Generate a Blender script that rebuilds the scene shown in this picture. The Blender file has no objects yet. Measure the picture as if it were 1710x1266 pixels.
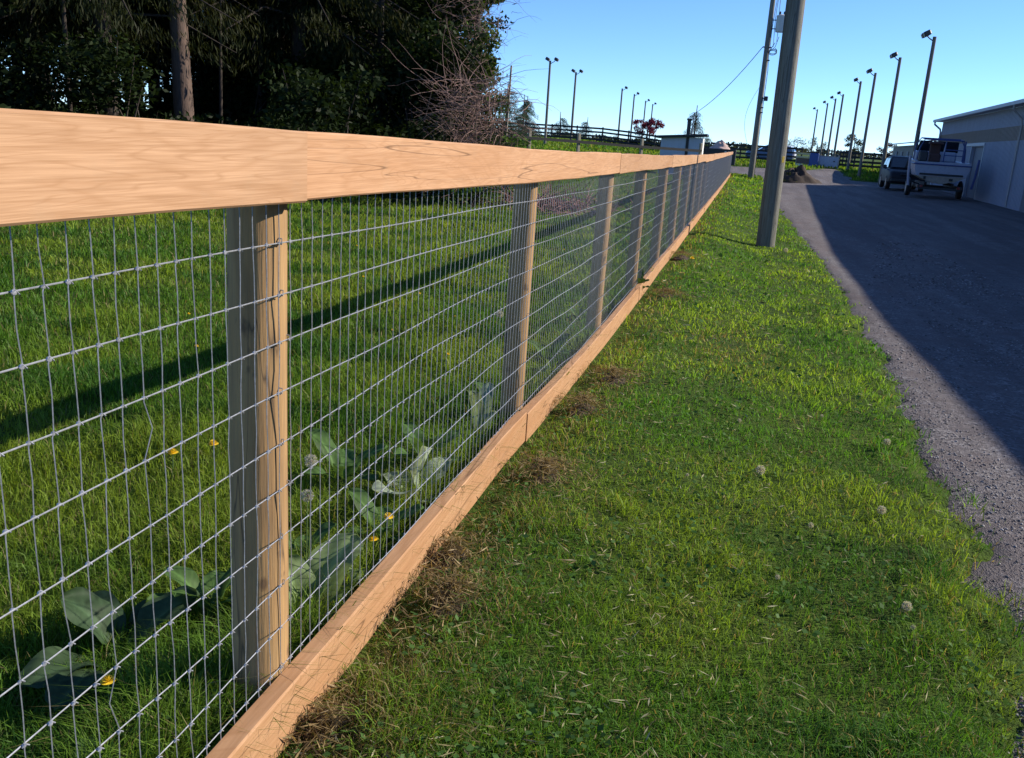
import bpy, math, random
import numpy as np
from mathutils import Vector, Matrix
rnd = random.Random(7)
rng = np.random.default_rng(7)
sc = bpy.context.scene
COL = sc.collection
R = math.radians
PI = math.pi

# ------------------------------------------------------------------ camera
CAM_H = 1.41
def setup_camera():
    f, pitch, roll, yaw = 1500.0, R(15.2), R(3.8), R(13.3)
    F = Vector((-math.sin(yaw)*math.cos(pitch), math.cos(yaw)*math.cos(pitch), -math.sin(pitch)))
    r0 = Vector((math.cos(yaw), math.sin(yaw), 0)); u0 = r0.cross(F)
    r = r0*math.cos(roll) + u0*math.sin(roll); u = u0*math.cos(roll) - r0*math.sin(roll)
    cd = bpy.data.cameras.new('camera'); co = bpy.data.objects.new('camera', cd); COL.objects.link(co)
    m = Matrix.Identity(4)
    for i in range(3):
        m[i][0] = r[i]; m[i][1] = u[i]; m[i][2] = -F[i]
    m[2][3] = CAM_H
    co.matrix_world = m
    cd.sensor_width = 36; cd.lens = f/1710*36; cd.clip_start = .05; cd.clip_end = 3000
    sc.camera = co
setup_camera()

# ------------------------------------------------------------------ light
SUN_AZ, SUN_EL = R(66), R(29)
w = bpy.data.worlds.new('World'); sc.world = w; w.use_nodes = True
nt = w.node_tree; bg = nt.nodes['Background']
sky = nt.nodes.new('ShaderNodeTexSky'); sky.sky_type = 'NISHITA'; sky.sun_disc = False
sky.sun_elevation = SUN_EL; sky.sun_rotation = SUN_AZ; sky.air_density = .6; sky.dust_density = 0; sky.ozone_density = 8
nt.links.new(sky.outputs[0], bg.inputs[0]); bg.inputs[1].default_value = .15
S = Vector((math.sin(SUN_AZ)*math.cos(SUN_EL), math.cos(SUN_AZ)*math.cos(SUN_EL), math.sin(SUN_EL)))
ld = bpy.data.lights.new('sun', 'SUN'); ld.energy = 5.0; ld.angle = R(.53); ld.color = (1, .92, .78)
lo = bpy.data.objects.new('sun', ld); COL.objects.link(lo); lo.rotation_euler = S.to_track_quat('Z', 'Y').to_euler()
lo.location = S*50
vs = sc.view_settings; vs.view_transform = 'Standard'; vs.look = 'None'; vs.gamma = 1; vs.exposure = 0.6
sc.cycles.max_bounces = 6; sc.cycles.transparent_max_bounces = 6
sc.cycles.use_denoising = True

# ------------------------------------------------------------------ materials
class NT:
    def __init__(s, m): s.t = m.node_tree; s.n = s.t.nodes; s.l = s.t.links
    def new(s, ty, **kw):
        n = s.n.new(ty)
        for k, v in kw.items(): setattr(n, k, v)
        return n
    def link(s, a, b): s.l.new(a, b)
    def coord(s, scale=(1, 1, 1), kind='Object', rot=(0, 0, 0)):
        tc = s.new('ShaderNodeTexCoord'); mp = s.new('ShaderNodeMapping')
        mp.inputs['Scale'].default_value = scale; mp.inputs['Rotation'].default_value = rot
        s.link(tc.outputs[kind], mp.inputs[0]); return mp.outputs[0]
    def noise(s, vec, scale=5, detail=4, rough=.55, dist=0):
        n = s.new('ShaderNodeTexNoise'); n.inputs['Scale'].default_value = scale; n.inputs['Detail'].default_value = detail
        n.inputs['Roughness'].default_value = rough; n.inputs['Distortion'].default_value = dist
        if vec is not None: s.link(vec, n.inputs['Vector'])
        return n.outputs[0]
    def ramp(s, fac, stops):
        r = s.new('ShaderNodeValToRGB'); e = r.color_ramp.elements
        while len(e) < len(stops): e.new(.5)
        for i, (p, c) in enumerate(stops):
            e[i].position = p; e[i].color = (*c, 1) if len(c) == 3 else c
        s.link(fac, r.inputs[0]); return r.outputs[0]
    def mix(s, fac, a, b, mode='MIX'):
        m = s.new('ShaderNodeMix', data_type='RGBA', blend_type=mode)
        for v, i in ((fac, 0), (a, 6), (b, 7)):
            if hasattr(v, 'links'): s.link(v, m.inputs[i])
            elif i == 0: m.inputs[0].default_value = v
            else: m.inputs[i].default_value = (*v, 1)
        return m.outputs[2]
    def math(s, op, a, b=0.0):
        m = s.new('ShaderNodeMath', operation=op)
        for v, i in ((a, 0), (b, 1)):
            if hasattr(v, 'links'): s.link(v, m.inputs[i])
            else: m.inputs[i].default_value = v
        return m.outputs[0]
    def bump(s, h, strength=.5, dist=.01):
        b = s.new('ShaderNodeBump'); b.inputs['Strength'].default_value = strength; b.inputs['Distance'].default_value = dist
        s.link(h, b.inputs['Height']); return b.outputs[0]

MATS = {}
def newmat(name):
    m = bpy.data.materials.new(name); m.use_nodes = True; MATS[name] = m
    k = NT(m); return m, k, k.n['Principled BSDF']
def V3(a, f): return tuple(x*f for x in a)

def simple(name, col, rough=.7, metal=0, var=.25, scale=6, bump=0, bscale=40, spec=.5, stretch=(1, 1, 1)):
    m, k, p = newmat(name)
    c = k.coord(stretch)
    n = k.noise(c, scale, 6, .6)
    k.link(k.ramp(n, [(.25, V3(col, 1-var)), (.75, V3(col, 1+var*.6))]), p.inputs['Base Color'])
    k.link(k.ramp(n, [(.3, (rough*.85,)*3), (.7, (min(1, rough*1.12),)*3)]), p.inputs['Roughness'])
    p.inputs['Metallic'].default_value = metal; p.inputs['Specular IOR Level'].default_value = spec
    if bump: k.link(k.bump(k.noise(c, bscale, 5, .6), bump, .01), p.inputs['Normal'])
    return m

def leafmat(name, trans=.4, rough=.8, gloss=.02):
    """foliage: colour comes from the mesh's own 'Col' attribute (albedo of each leaf)"""
    m, k, p = newmat(name)
    at = k.new('ShaderNodeAttribute', attribute_name='Col')
    d = k.new('ShaderNodeBsdfDiffuse'); t = k.new('ShaderNodeBsdfTranslucent'); g = k.new('ShaderNodeBsdfGlossy')
    g.inputs['Roughness'].default_value = rough*.65
    k.link(at.outputs['Color'], d.inputs[0])
    k.link(k.mix(1, at.outputs['Color'], (1.25, 1.15, .55), 'MULTIPLY'), t.inputs[0])
    a = k.new('ShaderNodeMixShader'); a.inputs[0].default_value = trans
    k.link(d.outputs[0], a.inputs[1]); k.link(t.outputs[0], a.inputs[2])
    b = k.new('ShaderNodeMixShader'); b.inputs[0].default_value = gloss
    k.link(a.outputs[0], b.inputs[1]); k.link(g.outputs[0], b.inputs[2])
    k.link(b.outputs[0], k.n['Material Output'].inputs[0]); return m

def wood_board(name, light, dark, seed):
    m, k, p = newmat(name)
    tc = k.new('ShaderNodeTexCoord')
    oi = k.new('ShaderNodeObjectInfo')
    va = k.new('ShaderNodeVectorMath', operation='MULTIPLY_ADD')
    k.link(oi.outputs['Random'], va.inputs[0]); va.inputs[1].default_value = (3.1, 27.0, 5.3)
    k.link(tc.outputs['Object'], va.inputs[2])
    def co(scale):
        mp = k.new('ShaderNodeMapping'); mp.inputs['Scale'].default_value = scale
        k.link(va.outputs[0], mp.inputs[0]); return mp.outputs[0]
    broad = k.noise(co((2, .55, 5)), 1.6, 4, .5)
    field = k.noise(co((1, .42, 4.2)), 1.5, 3, .5, .6)           # warps the growth rings into cathedral loops
    rings = k.math('PINGPONG', k.math('MULTIPLY', field, 34.0), 1.0)
    fine = k.noise(co((60, 2.2, 110)), 2.2, 4, .6)
    base = k.ramp(broad, [(.28, dark), (.5, V3(light, .93)), (.72, light)])
    c1 = k.mix(k.ramp(rings, [(.5, (0, 0, 0)), (1, (.5, .5, .5))]), base, V3(dark, .92))
    f2 = k.noise(co((1, .5, 9)), 1.3, 2, .4, .8)
    r2 = k.math('PINGPONG', k.math('MULTIPLY', f2, 70.0), 1.0)
    c1 = k.mix(k.ramp(r2, [(.0, (.55,)*3), (.3, (0,)*3)]), c1, V3(dark, .88))
    c2 = k.mix(k.ramp(fine, [(.36, (.6,)*3), (.6, (0, 0, 0))]), c1, V3(dark, .8))
    crk = k.noise(co((3, .24, 7.5)), 1.35, 2, .4, .2)
    line = k.ramp(k.math('ABSOLUTE', k.math('SUBTRACT', k.math('FRACT', k.math('MULTIPLY', crk, 4.6)), .5)), [(0, (.8,)*3), (.021, (0, 0, 0))])
    crk2 = k.noise(co((3, .16, 11)), 1.5, 2, .4, .15)
    line2 = k.ramp(k.math('ABSOLUTE', k.math('SUBTRACT', k.math('FRACT', k.math('MULTIPLY', crk2, 4.2)), .5)), [(0, (.75,)*3), (.018, (0, 0, 0))])
    gate2 = k.ramp(k.noise(co((.6, .5, 3)), 1.7, 2, .5), [(.22, (0,)*3), (.3, (1,)*3)])
    gate = k.ramp(k.noise(co((.6, .8, 5)), 1.2, 2, .5), [(.36, (0,)*3), (.44, (1,)*3)])
    c3 = k.mix(k.math('MULTIPLY', line, gate), c2, V3(dark, .28))
    c3 = k.mix(k.math('MULTIPLY', line2, gate2), c3, V3(dark, .3))
    vo = k.new('ShaderNodeTexVoronoi'); vo.inputs['Scale'].default_value = 1.0
    k.link(co((.001, 2.1, 8)), vo.inputs['Vector'])
    kd = k.ramp(vo.outputs['Distance'], [(.035, (.8,)*3), (.06, (.3,)*3), (.11, (0, 0, 0))])
    c4 = k.mix(kd, c3, V3(dark, .4))
    # scuffed handling dirt
    dirt = k.ramp(k.noise(co((5, 2, 5)), 4, 5, .65), [(.56, (0,)*3), (.78, (.3,)*3)])
    c5 = k.mix(dirt, c4, (.36, .25, .16))
    tint = k.ramp(oi.outputs['Random'], [(0, (.90, .86, .82)), (.5, (1, 1, 1)), (1, (1.06, 1.0, .95))])
    c5 = k.mix(1, c5, tint, 'MULTIPLY')
    k.link(c5, p.inputs['Base Color']); p.inputs['Roughness'].default_value = .72; p.inputs['Specular IOR Level'].default_value = .25
    k.link(k.bump(k.mix(.35, fine, line), .35, .002), p.inputs['Normal'])
    return m
M_RAIL = wood_board('fresh_lumber', (.52, .315, .185), (.41, .225, .115), 1)
M_BASE = wood_board('fresh_lumber_low', (.51, .30, .165), (.40, .21, .10), 2)

def post_mat():
    m, k, p = newmat('peeled_log')
    c = k.coord((9, 9, .8)); n = k.noise(c, 3, 5, .6); f = k.noise(k.coord((60, 60, 2)), 3, 3, .6)
    base = k.ramp(n, [(.28, (.20, .115, .05)), (.5, (.38, .22, .09)), (.75, (.46, .29, .125))])
    base = k.mix(k.ramp(f, [(.4, (.45,)*3), (.6, (0,)*3)]), base, (.28, .18, .09))
    b = k.ramp(k.noise(k.coord((6, 6, 3.2)), 1.7, 4, .6), [(.62, (0,)*3), (.68, (.85,)*3)])
    base = k.mix(b, base, (.10, .062, .035))
    kn = k.new('ShaderNodeTexVoronoi'); k.link(k.coord((8, 8, 4.5)), kn.inputs['Vector']); kn.inputs['Scale'].default_value = 1.3
    base = k.mix(k.ramp(kn.outputs['Distance'], [(.06, (.8,)*3), (.13, (0,)*3)]), base, (.13, .07, .035))
    crack = k.ramp(k.math('ABSOLUTE', k.math('SUBTRACT', k.noise(k.coord((7, 7, .35)), 2, 2, .5), .5)), [(0, (.8,)*3), (.006, (0,)*3)])
    base = k.mix(crack, base, (.06, .04, .025))
    k.link(base, p.inputs['Base Color']); p.inputs['Roughness'].default_value = .85
    k.link(k.bump(k.mix(.5, n, f), .5, .006), p.inputs['Normal']); return m
M_POST = post_mat()

def galv():
    m, k, p = newmat('galvanised_wire')
    n = k.noise(k.coord((30, 30, 30)), 4, 3, .6)
    k.link(k.ramp(n, [(.3, (.25, .26, .285)), (.7, (.43, .44, .48))]), p.inputs['Base Color'])
    p.inputs['Metallic'].default_value = .35; p.inputs['Roughness'].default_value = .42; return m
M_WIRE = galv()

def pole_mat():
    m, k, p = newmat('weathered_pole')
    n = k.noise(k.coord((14, 14, .35)), 2, 6, .65); f = k.noise(k.coord((70, 70, 1.2)), 3, 4, .6)
    c = k.ramp(n, [(.3, (.105, .10, .088)), (.55, (.21, .21, .185)), (.75, (.30, .30, .26))])
    c = k.mix(k.ramp(f, [(.38, (.6,)*3), (.58, (0,)*3)]), c, (.08, .065, .05))
    ck = k.ramp(k.math('ABSOLUTE', k.math('SUBTRACT', k.noise(k.coord((9, 9, .22)), 1.6, 2, .5), .5)), [(0, (.85,)*3), (.009, (0,)*3)])
    c = k.mix(ck, c, (.03, .026, .022))
    k.link(c, p.inputs['Base Color']); p.inputs['Roughness'].default_value = .9
    k.link(k.bump(k.mix(.5, f, ck), .6, .015), p.inputs['Normal']); return m
M_POLE = pole_mat()
M_LPOLE = simple('light_pole_wood', (.16, .145, .12), .85, stretch=(8, 8, .5), bump=.3)
M_STEEL = simple('grey_steel', (.34, .35, .37), .5, .4)
M_DARKM = simple('dark_metal', (.035, .037, .042), .5, .3)
M_BLACKWOOD = simple('black_board', (.018, .019, .022), .75, var=.4, stretch=(3, 3, 3))
M_GREYPOST = simple('silver_post', (.33, .29, .22), .85, var=.4, stretch=(10, 10, 1))
M_CABLE = simple('cable', (.02, .02, .022), .6)
M_WHITE = simple('white_paint', (.74, .74, .72), .5, var=.12)
M_TRANSF = simple('transformer_grey', (.48, .50, .51), .45, var=.1)
M_YELLOWTAG = simple('yellow_tag', (.75, .52, .06), .5)

def siding(name, col, pitch=.3):
    m, k, p = newmat(name)
    n = k.noise(k.coord((1.2, 1.2, .35)), 2.2, 5, .6)
    c = k.ramp(n, [(.3, V3(col, .86)), (.7, col)])
    st = k.ramp(k.noise(k.coord((9, 9, .22)), 2.5, 3, .6), [(.5, (0,)*3), (.75, (.35,)*3)])
    k.link(k.mix(st, c, V3(col, .6)), p.inputs['Base Color'])
    p.inputs['Roughness'].default_value = .55; return m
M_SIDING = siding('pale_siding', (.34, .37, .46))
M_BAND = siding('tan_band', (.25, .20, .17))
M_ROOF = simple('metal_roof', (.27, .27, .28), .5, .2, var=.15)
M_DOORDARK = simple('dark_door', (.12, .13, .165), .6)
M_TRIMW = simple('pale_trim', (.40, .42, .46), .5, var=.1)
M_STALLSHADE = siding('stall_shade', (.05, .045, .045))

def ground_mat():
    m, k, p = newmat('turf_soil')
    c = k.coord((1, 1, 1))
    a = k.noise(c, .55, 5, .6); b = k.noise(c, 9, 6, .65); d = k.noise(c, 55, 4, .7); e = k.noise(c, 2.2, 4, .6)
    g = k.ramp(b, [(.25, (.03, .05, .011)), (.5, (.065, .115, .017)), (.75, (.12, .165, .032))])
    g = k.mix(k.ramp(a, [(.4, (0,)*3), (.62, (.6,)*3)]), g, (.11, .165, .02))
    g = k.mix(k.ramp(e, [(.58, (0,)*3), (.72, (.55,)*3)]), g, (.105, .085, .04))
    g = k.mix(k.ramp(d, [(.35, (.75,)*3), (.6, (0,)*3)]), g, (.012, .02, .006))
    k.link(g, p.inputs['Base Color']); p.inputs['Roughness'].default_value = .95; p.inputs['Specular IOR Level'].default_value = .1
    k.link(k.bump(k.mix(.5, b, d), 1, .05), p.inputs['Normal']); return m
M_GROUND = ground_mat()

def gravel_mat():
    m, k, p = newmat('gravel')
    c = k.coord((1, 1, 1))
    v = k.new('ShaderNodeTexVoronoi'); v.inputs['Scale'].default_value = 60; k.link(c, v.inputs['Vector'])
    v2 = k.new('ShaderNodeTexVoronoi'); v2.inputs['Scale'].default_value = 150; k.link(c, v2.inputs['Vector'])
    a = k.noise(c, 1.1, 5, .6); b = k.noise(c, 14, 6, .7)
    base = k.ramp(b, [(.25, (.088, .072, .072)), (.55, (.145, .124, .125)), (.8, (.21, .19, .192))])
    sep = k.new('ShaderNodeSeparateColor'); k.link(v.outputs['Color'], sep.inputs[0])
    st = k.ramp(sep.outputs[0], [(.15, (.075, .068, .072)), (.55, (.175, .16, .165)), (.9, (.33, .31, .315))])
    base = k.mix(k.ramp(k.noise(c, 5, 4, .6), [(.42, (.15,)*3), (.6, (.75,)*3)]), base, st)
    base = k.mix(k.ramp(a, [(.5, (0,)*3), (.7, (.7,)*3)]), base, (.135, .098, .092))
    tr = k.noise(k.coord((1.5, .1, 1)), 1.3, 4, .6)
    base = k.mix(k.ramp(tr, [(.42, (.55,)*3), (.6, (0,)*3)]), base, (.082, .068, .07))
    k.link(base, p.inputs['Base Color']); p.inputs['Roughness'].default_value = .9; p.inputs['Specular IOR Level'].default_value = .25
    h = k.mix(.5, k.mix(.6, v.outputs['Distance'], v2.outputs['Distance']), b)
    k.link(k.bump(h, .9, .02), p.inputs['Normal']); return m
M_GRAVEL = gravel_mat()
M_BARK = simple('bark', (.115, .075, .058), .95, var=.55, scale=3, bump=1, bscale=5, stretch=(9, 9, 1.6))
M_BARK2 = simple('bark_dark', (.042, .030, .023), .95, var=.5, scale=3, bump=.8, bscale=5, stretch=(9, 9, 1.6))
M_TWIG = simple('twig', (.25, .155, .13), .9, var=.4)
M_GRASS = leafmat('grass_blade', .45, .8, .012)
M_LEAF = leafmat('tree_leaf', .3, .8, .008)
M_WEED = leafmat('weed_leaf', .35, .9, .012)
M_SOIL = simple('soil', (.05, .033, .025), 1, var=.5, scale=5, bump=1, bscale=14)
M_DRYGRASS = leafmat('dry_grass', .3, .7, .01)
M_STEM = simple('green_stem', (.10, .16, .04), .7)
M_YELLOW = simple('dandelion_yellow', (.85, .62, .03), .7)
M_SEED = leafmat('seed_fluff', .5, .8, 0)

# ------------------------------------------------------------------ mesh helpers
class MB:
    def __init__(s): s.v = []; s.f = []; s.m = []; s.c = None
    def add(s, vs, fs, mi=0):
        o = len(s.v); s.v.extend([tuple(p) for p in vs])
        for f in fs: s.f.append(tuple(i+o for i in f)); s.m.append(mi)
    def box(s, c, d, mi=0, rz=0, bev=0, rot=None):
        hx, hy, hz = d[0]/2, d[1]/2, d[2]/2
        if bev <= 0:
            P = [(x*hx, y*hy, z*hz) for z in (-1, 1) for y in (-1, 1) for x in (-1, 1)]
            Fs = [(0, 2, 3, 1), (4, 5, 7, 6), (0, 1, 5, 4), (2, 6, 7, 3), (0, 4, 6, 2), (1, 3, 7, 5)]
        else:
            b = min(bev, hx*.9, hy*.9, hz*.9)
            P = []; idx = {}
            for sx in (-1, 1):
                for sy in (-1, 1):
                    for sz in (-1, 1):
                        for a, q in enumerate(((hx, hy-b, hz-b), (hx-b, hy, hz-b), (hx-b, hy-b, hz))):
                            idx[(sx, sy, sz, a)] = len(P); P.append((sx*q[0], sy*q[1], sz*q[2]))
            Fs = []
            for sx in (-1, 1): Fs.append([idx[(sx, y, z, 0)] for y, z in ((-1, -1), (1, -1), (1, 1), (-1, 1))][::sx])
            for sy in (-1, 1): Fs.append([idx[(x, sy, z, 1)] for x, z in ((-1, -1), (-1, 1), (1, 1), (1, -1))][::sy])
            for sz in (-1, 1): Fs.append([idx[(x, y, sz, 2)] for x, y in ((-1, -1), (1, -1), (1, 1), (-1, 1))][::sz])
            for sx in (-1, 1):
                for sy in (-1, 1):
                    Fs.append([idx[(sx, sy, -1, 0)], idx[(sx, sy, -1, 1)], idx[(sx, sy, 1, 1)], idx[(sx, sy, 1, 0)]][::sx*sy])
                    Fs.append([idx[(sx, -1, sy, 0)], idx[(sx, 1, sy, 0)], idx[(sx, 1, sy, 2)], idx[(sx, -1, sy, 2)]][::sx*sy])
                    Fs.append([idx[(-1, sx, sy, 1)], idx[(-1, sx, sy, 2)], idx[(1, sx, sy, 2)], idx[(1, sx, sy, 1)]][::sx*sy])
                    for sz in (-1, 1): Fs.append([idx[(sx, sy, sz, a)] for a in (0, 1, 2)][::sx*sy*sz])
        M = Matrix.Rotation(rz, 3, 'Z') if rot is None else rot
        s.add([M @ Vector(p) + Vector(c) for p in P], Fs, mi)
    def tube(s, pts, rad, n=6, mi=0, cap=True):
        pts = [Vector(p) for p in pts]; L = len(pts)
        rs = rad if hasattr(rad, '__len__') else [rad]*L
        o = len(s.v); up = None
        for i, p in enumerate(pts):
            t = (pts[min(i+1, L-1)]-pts[max(i-1, 0)]).normalized()
            if up is None:
                a = Vector((0, 0, 1)) if abs(t.z) < .9 else Vector((1, 0, 0)); up = (a - t*a.dot(t)).normalized()
            else:
                up = (up - t*up.dot(t)); up = up.normalized() if up.length > 1e-6 else t.orthogonal().normalized()
            b = t.cross(up)
            for j in range(n):
                an = 2*PI*j/n; q = p + (up*math.cos(an)+b*math.sin(an))*rs[i]; s.v.append(q[:])
        for i in range(L-1):
            for j in range(n):
                s.f.append((o+i*n+j, o+i*n+(j+1) % n, o+(i+1)*n+(j+1) % n, o+(i+1)*n+j)); s.m.append(mi)
        if cap:
            s.f.append(tuple(o+j for j in range(n))[::-1]); s.m.append(mi)
            s.f.append(tuple(o+(L-1)*n+j for j in range(n))); s.m.append(mi)
    def loft(s, secs, mi=0, cap=True, close=True):
        o = len(s.v); n = len(secs[0])
        for q in secs: s.v.extend([tuple(p) for p in q])
        for i in range(len(secs)-1):
            for j in range(n if close else n-1):
                s.f.append((o+i*n+j, o+i*n+(j+1) % n, o+(i+1)*n+(j+1) % n, o+(i+1)*n+j)); s.m.append(mi)
        if cap:
            s.f.append(tuple(o+j for j in range(n))[::-1]); s.m.append(mi)
            s.f.append(tuple(o+(len(secs)-1)*n+j for j in range(n))); s.m.append(mi)
    def ball(s, c, r, nu=10, nv=7, mi=0, sc=(1, 1, 1)):
        o = len(s.v)
        for i in range(nv+1):
            th = PI*i/nv
            for j in range(nu):
                ph = 2*PI*j/nu
                s.v.append((c[0]+r*sc[0]*math.sin(th)*math.cos(ph), c[1]+r*sc[1]*math.sin(th)*math.sin(ph), c[2]+r*sc[2]*math.cos(th)))
        for i in range(nv):
            for j in range(nu):
                s.f.append((o+i*nu+j, o+(i+1)*nu+j, o+(i+1)*nu+(j+1) % nu, o+i*nu+(j+1) % nu)); s.m.append(mi)
    def shift(s, d): s.v = [(p[0]-d[0], p[1]-d[1], p[2]-d[2]) for p in s.v]; return s

def np_mesh(name, V, F, mats, colors=None, smooth=False, mi=None):
    """V (n,3), F (m,k) arrays; colors (n,3) albedo per vertex"""
    me = bpy.data.meshes.new(name)
    V = np.asarray(V, np.float32); F = np.asarray(F, np.int32); m, kk = F.shape
    me.vertices.add(len(V)); me.vertices.foreach_set('co', V.ravel())
    me.loops.add(m*kk); me.loops.foreach_set('vertex_index', F.ravel())
    me.polygons.add(m); me.polygons.foreach_set('loop_start', np.arange(0, m*kk, kk, dtype=np.int32))
    if mi is not None: me.polygons.foreach_set('material_index', np.asarray(mi, np.int32))
    if smooth: me.polygons.foreach_set('use_smooth', np.ones(m, bool))
    for q in mats: me.materials.append(q)
    if colors is not None:
        a = me.color_attributes.new('Col', 'FLOAT_COLOR', 'POINT')
        c = np.ones((len(V), 4), np.float32); c[:, :3] = colors; a.data.foreach_set('color', c.ravel())
    me.update(calc_edges=True); me.validate(); return me

def link(name, me, parent=None, loc=None):
    o = bpy.data.objects.new(name, me); COL.objects.link(o)
    if parent is not None: o.parent = parent
    if loc is not None: o.location = loc
    return o
def mesh_of(name, mb, mats, smooth=False):
    me = bpy.data.meshes.new(name); me.from_pydata(mb.v, [], mb.f)
    for q in (mats if isinstance(mats, (list, tuple)) else [mats]): me.materials.append(q)
    me.polygons.foreach_set('material_index', mb.m)
    if smooth:
        me.polygons.foreach_set('use_smooth', [True]*len(me.polygons))
        try: me.set_sharp_from_angle(angle=R(40))
        except Exception: pass
    me.update(); return me
def part(root, name, mb, mats, smooth=False, label=None, abs_=False):
    """abs_: the shape was written in world coordinates"""
    if abs_: mb.shift(wloc(root))
    o = link(name, mesh_of(name, mb, mats, smooth), root)
    if label: o['label'] = label
    return o
def wloc(o):
    l = Vector(o.location); q = o.parent
    while q: l += Vector(q.location); q = q.parent
    return l
def tag(o, label, cat, group=None, kind=None):
    if label: o['label'] = label
    if cat: o['category'] = cat
    if group: o['group'] = group
    if kind: o['kind'] = kind
    return o
def thing(name, label, cat, loc=(0, 0, 0), rz=0, group=None):
    o = bpy.data.objects.new(name, None); COL.objects.link(o); o.location = loc; o.rotation_euler = (0, 0, rz); o.empty_display_size = .2
    return tag(o, label, cat, group)
def dup(root, loc, rz=0, scale=1, label=None, group=None):
    r = root.copy(); COL.objects.link(r); r.location = loc; r.rotation_euler = (0, 0, rz)
    r.scale = (scale,)*3 if not hasattr(scale, '__len__') else scale
    if label: r['label'] = label
    if group: r['group'] = group
    for ch in list(root.children):
        c = ch.copy(); COL.objects.link(c); c.parent = r
        for g in list(ch.children):
            d = g.copy(); COL.objects.link(d); d.parent = c
    return r

# ------------------------------------------------------------------ terrain
def ss(t): t = np.clip(t, 0, 1); return t*t*(3-2*t)
def hash2(i, j, s): 
    h = np.sin(i*127.1+j*311.7+s*74.7)*43758.5453
    return h-np.floor(h)
def vnoise(x, y, s=0):
    x = np.asarray(x, float); y = np.asarray(y, float)
    i = np.floor(x); j = np.floor(y); fx = x-i; fy = y-j; fx = fx*fx*(3-2*fx); fy = fy*fy*(3-2*fy)
    a = hash2(i, j, s); b = hash2(i+1, j, s); c = hash2(i, j+1, s); d = hash2(i+1, j+1, s)
    return a+(b-a)*fx+(c-a)*fy+(a-b-c+d)*fx*fy
def fbm(x, y, s=0, o=4):
    t = 0; a = .5
    for q in range(o): t = t+a*vnoise(x*2**q, y*2**q, s+q); a *= .5
    return t/(1-.5**o)
ZF = np.array([(-6, .0), (1.6, .0), (3.6, -.01), (5.5, -.085), (6.6, -.105), (9.4, -.12), (13.4, -.145), (17.4, -.16), (25, -.2), (40, -.25), (62, -.27), (90, -.27)])
ZR = np.array([(-6, -.06), (3, -.07), (6, -.14), (10, -.24), (18, -.37), (30, -.39), (66, -.40), (90, -.4)])
ZB = np.array([(-6, -.06), (10, -.2), (20, -.22), (32, -.14), (60, -.1), (90, -.1)])
ZFAR = np.array([(60, -.4), (66, -.39), (80, -.1), (90, .3), (120, .55), (200, .9), (400, 1.1), (2000, 1.1)])
ZTOP = np.array([(-6, 1.412), (.9, 1.401), (1.7, 1.391), (2.4, 1.381), (3.3, 1.367), (4.8, 1.347), (11.4, 1.29), (16.2, 1.27), (25, 1.25), (40, 1.25), (62, 1.262)])
def ip(T, y): return np.interp(y, T[:, 0], T[:, 1])
FX = -.87                                            # outer face of the fence boards
def base_z(x, y):
    x = np.asarray(x, float); y = np.asarray(y, float)
    zl = ip(ZF, y); zr = ip(ZR, y)
    z = zl+(zr-zl)*ss((x-FX)/1.45)
    z = z+(ip(ZB, y)-zr)*ss((x-2.2)/7)
    t = ss((y-60)/8); z = z*(1-t)+ip(ZFAR, y)*t
    z = z+.75*ss((y-22)/62)*ss((-x-3)/12)
    return z
EDGE = np.array([(-6, .8), (1.9, .86), (2.85, 1.0), (4.5, 1.12), (6.4, 1.2), (12.9, 1.42), (20, 1.38), (27.6, 1.24), (45, 1.15), (64, 1.1)])
def drive_mask(x, y):
    """1 on the gravel, 0 on the turf"""
    x = np.asarray(x, float); y = np.asarray(y, float)
    wob = (fbm(x*1.6, y*1.1, 3)-.5)*.26+(fbm(x*7, y*5, 9, 3)-.5)*.34
    d1 = x-ip(EDGE, y)+wob
    near = ss(d1/.34+.5)*(y < 67)
    wide = (fbm(x*.22, y*.3, 5)-.5)*4
    cross = ss((y-66.5+wide*.4)/1.2+.5)*ss((83.5-y+wide*.6+ss((x-4)/4)*6*(x < 8.2))/1.5+.5)*ss((x+7)/3)
    mound = ss((x-7.6+wide*.3)/1.2)*ss((y-71.5+wide*.3)/1.5)
    cross = cross*(1-mound)
    bar = ss((9.3-x)/.5+.5+np.clip(y, 0, 80)*0) if False else 1
    return np.clip(np.maximum(near, cross)*bar, 0, 1)
def axis(segs):
    out = [segs[0][0]]
    for a, b, st in segs:
        n = max(1, int(round((b-a)/st))); out += list(np.linspace(a, b, n+1)[1:])
    return np.array(out)
def sheet(xs, ys, zfun):
    X, Y = np.meshgrid(xs, ys); Z = zfun(X, Y); nx, ny = len(xs), len(ys)
    V = np.stack([X.ravel(), Y.ravel(), Z.ravel()], 1)
    i = np.arange(nx-1)[None, :]+np.arange(ny-1)[:, None]*nx; i = i.ravel()
    return V, np.stack([i, i+1, i+1+nx, i+nx], 1)
def lawn_z(x, y):
    m = drive_mask(x, y)
    return base_z(x, y)+.03-.042*np.exp(-((np.asarray(x, float)+.84)/.13)**2)-.09*m+(fbm(x*1.3, y*1.3, 21)-.5)*.05*(1-m)+(fbm(x*6, y*6, 22, 3)-.5)*.02
def drive_z(x, y):
    m = drive_mask(x, y)
    return base_z(x, y)-.01-.09*(1-m)+(fbm(x*.9, y*.7, 31)-.5)*.03*m+(fbm(x*9, y*9, 33, 3)-.5)*.012
xs = axis([(-900, -200, 100), (-200, -40, 16), (-40, -14, 2), (-14, -5, .4), (-5, 3, .08), (3, 12, .5), (12, 40, 2), (40, 200, 16), (200, 900, 100)])
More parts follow.
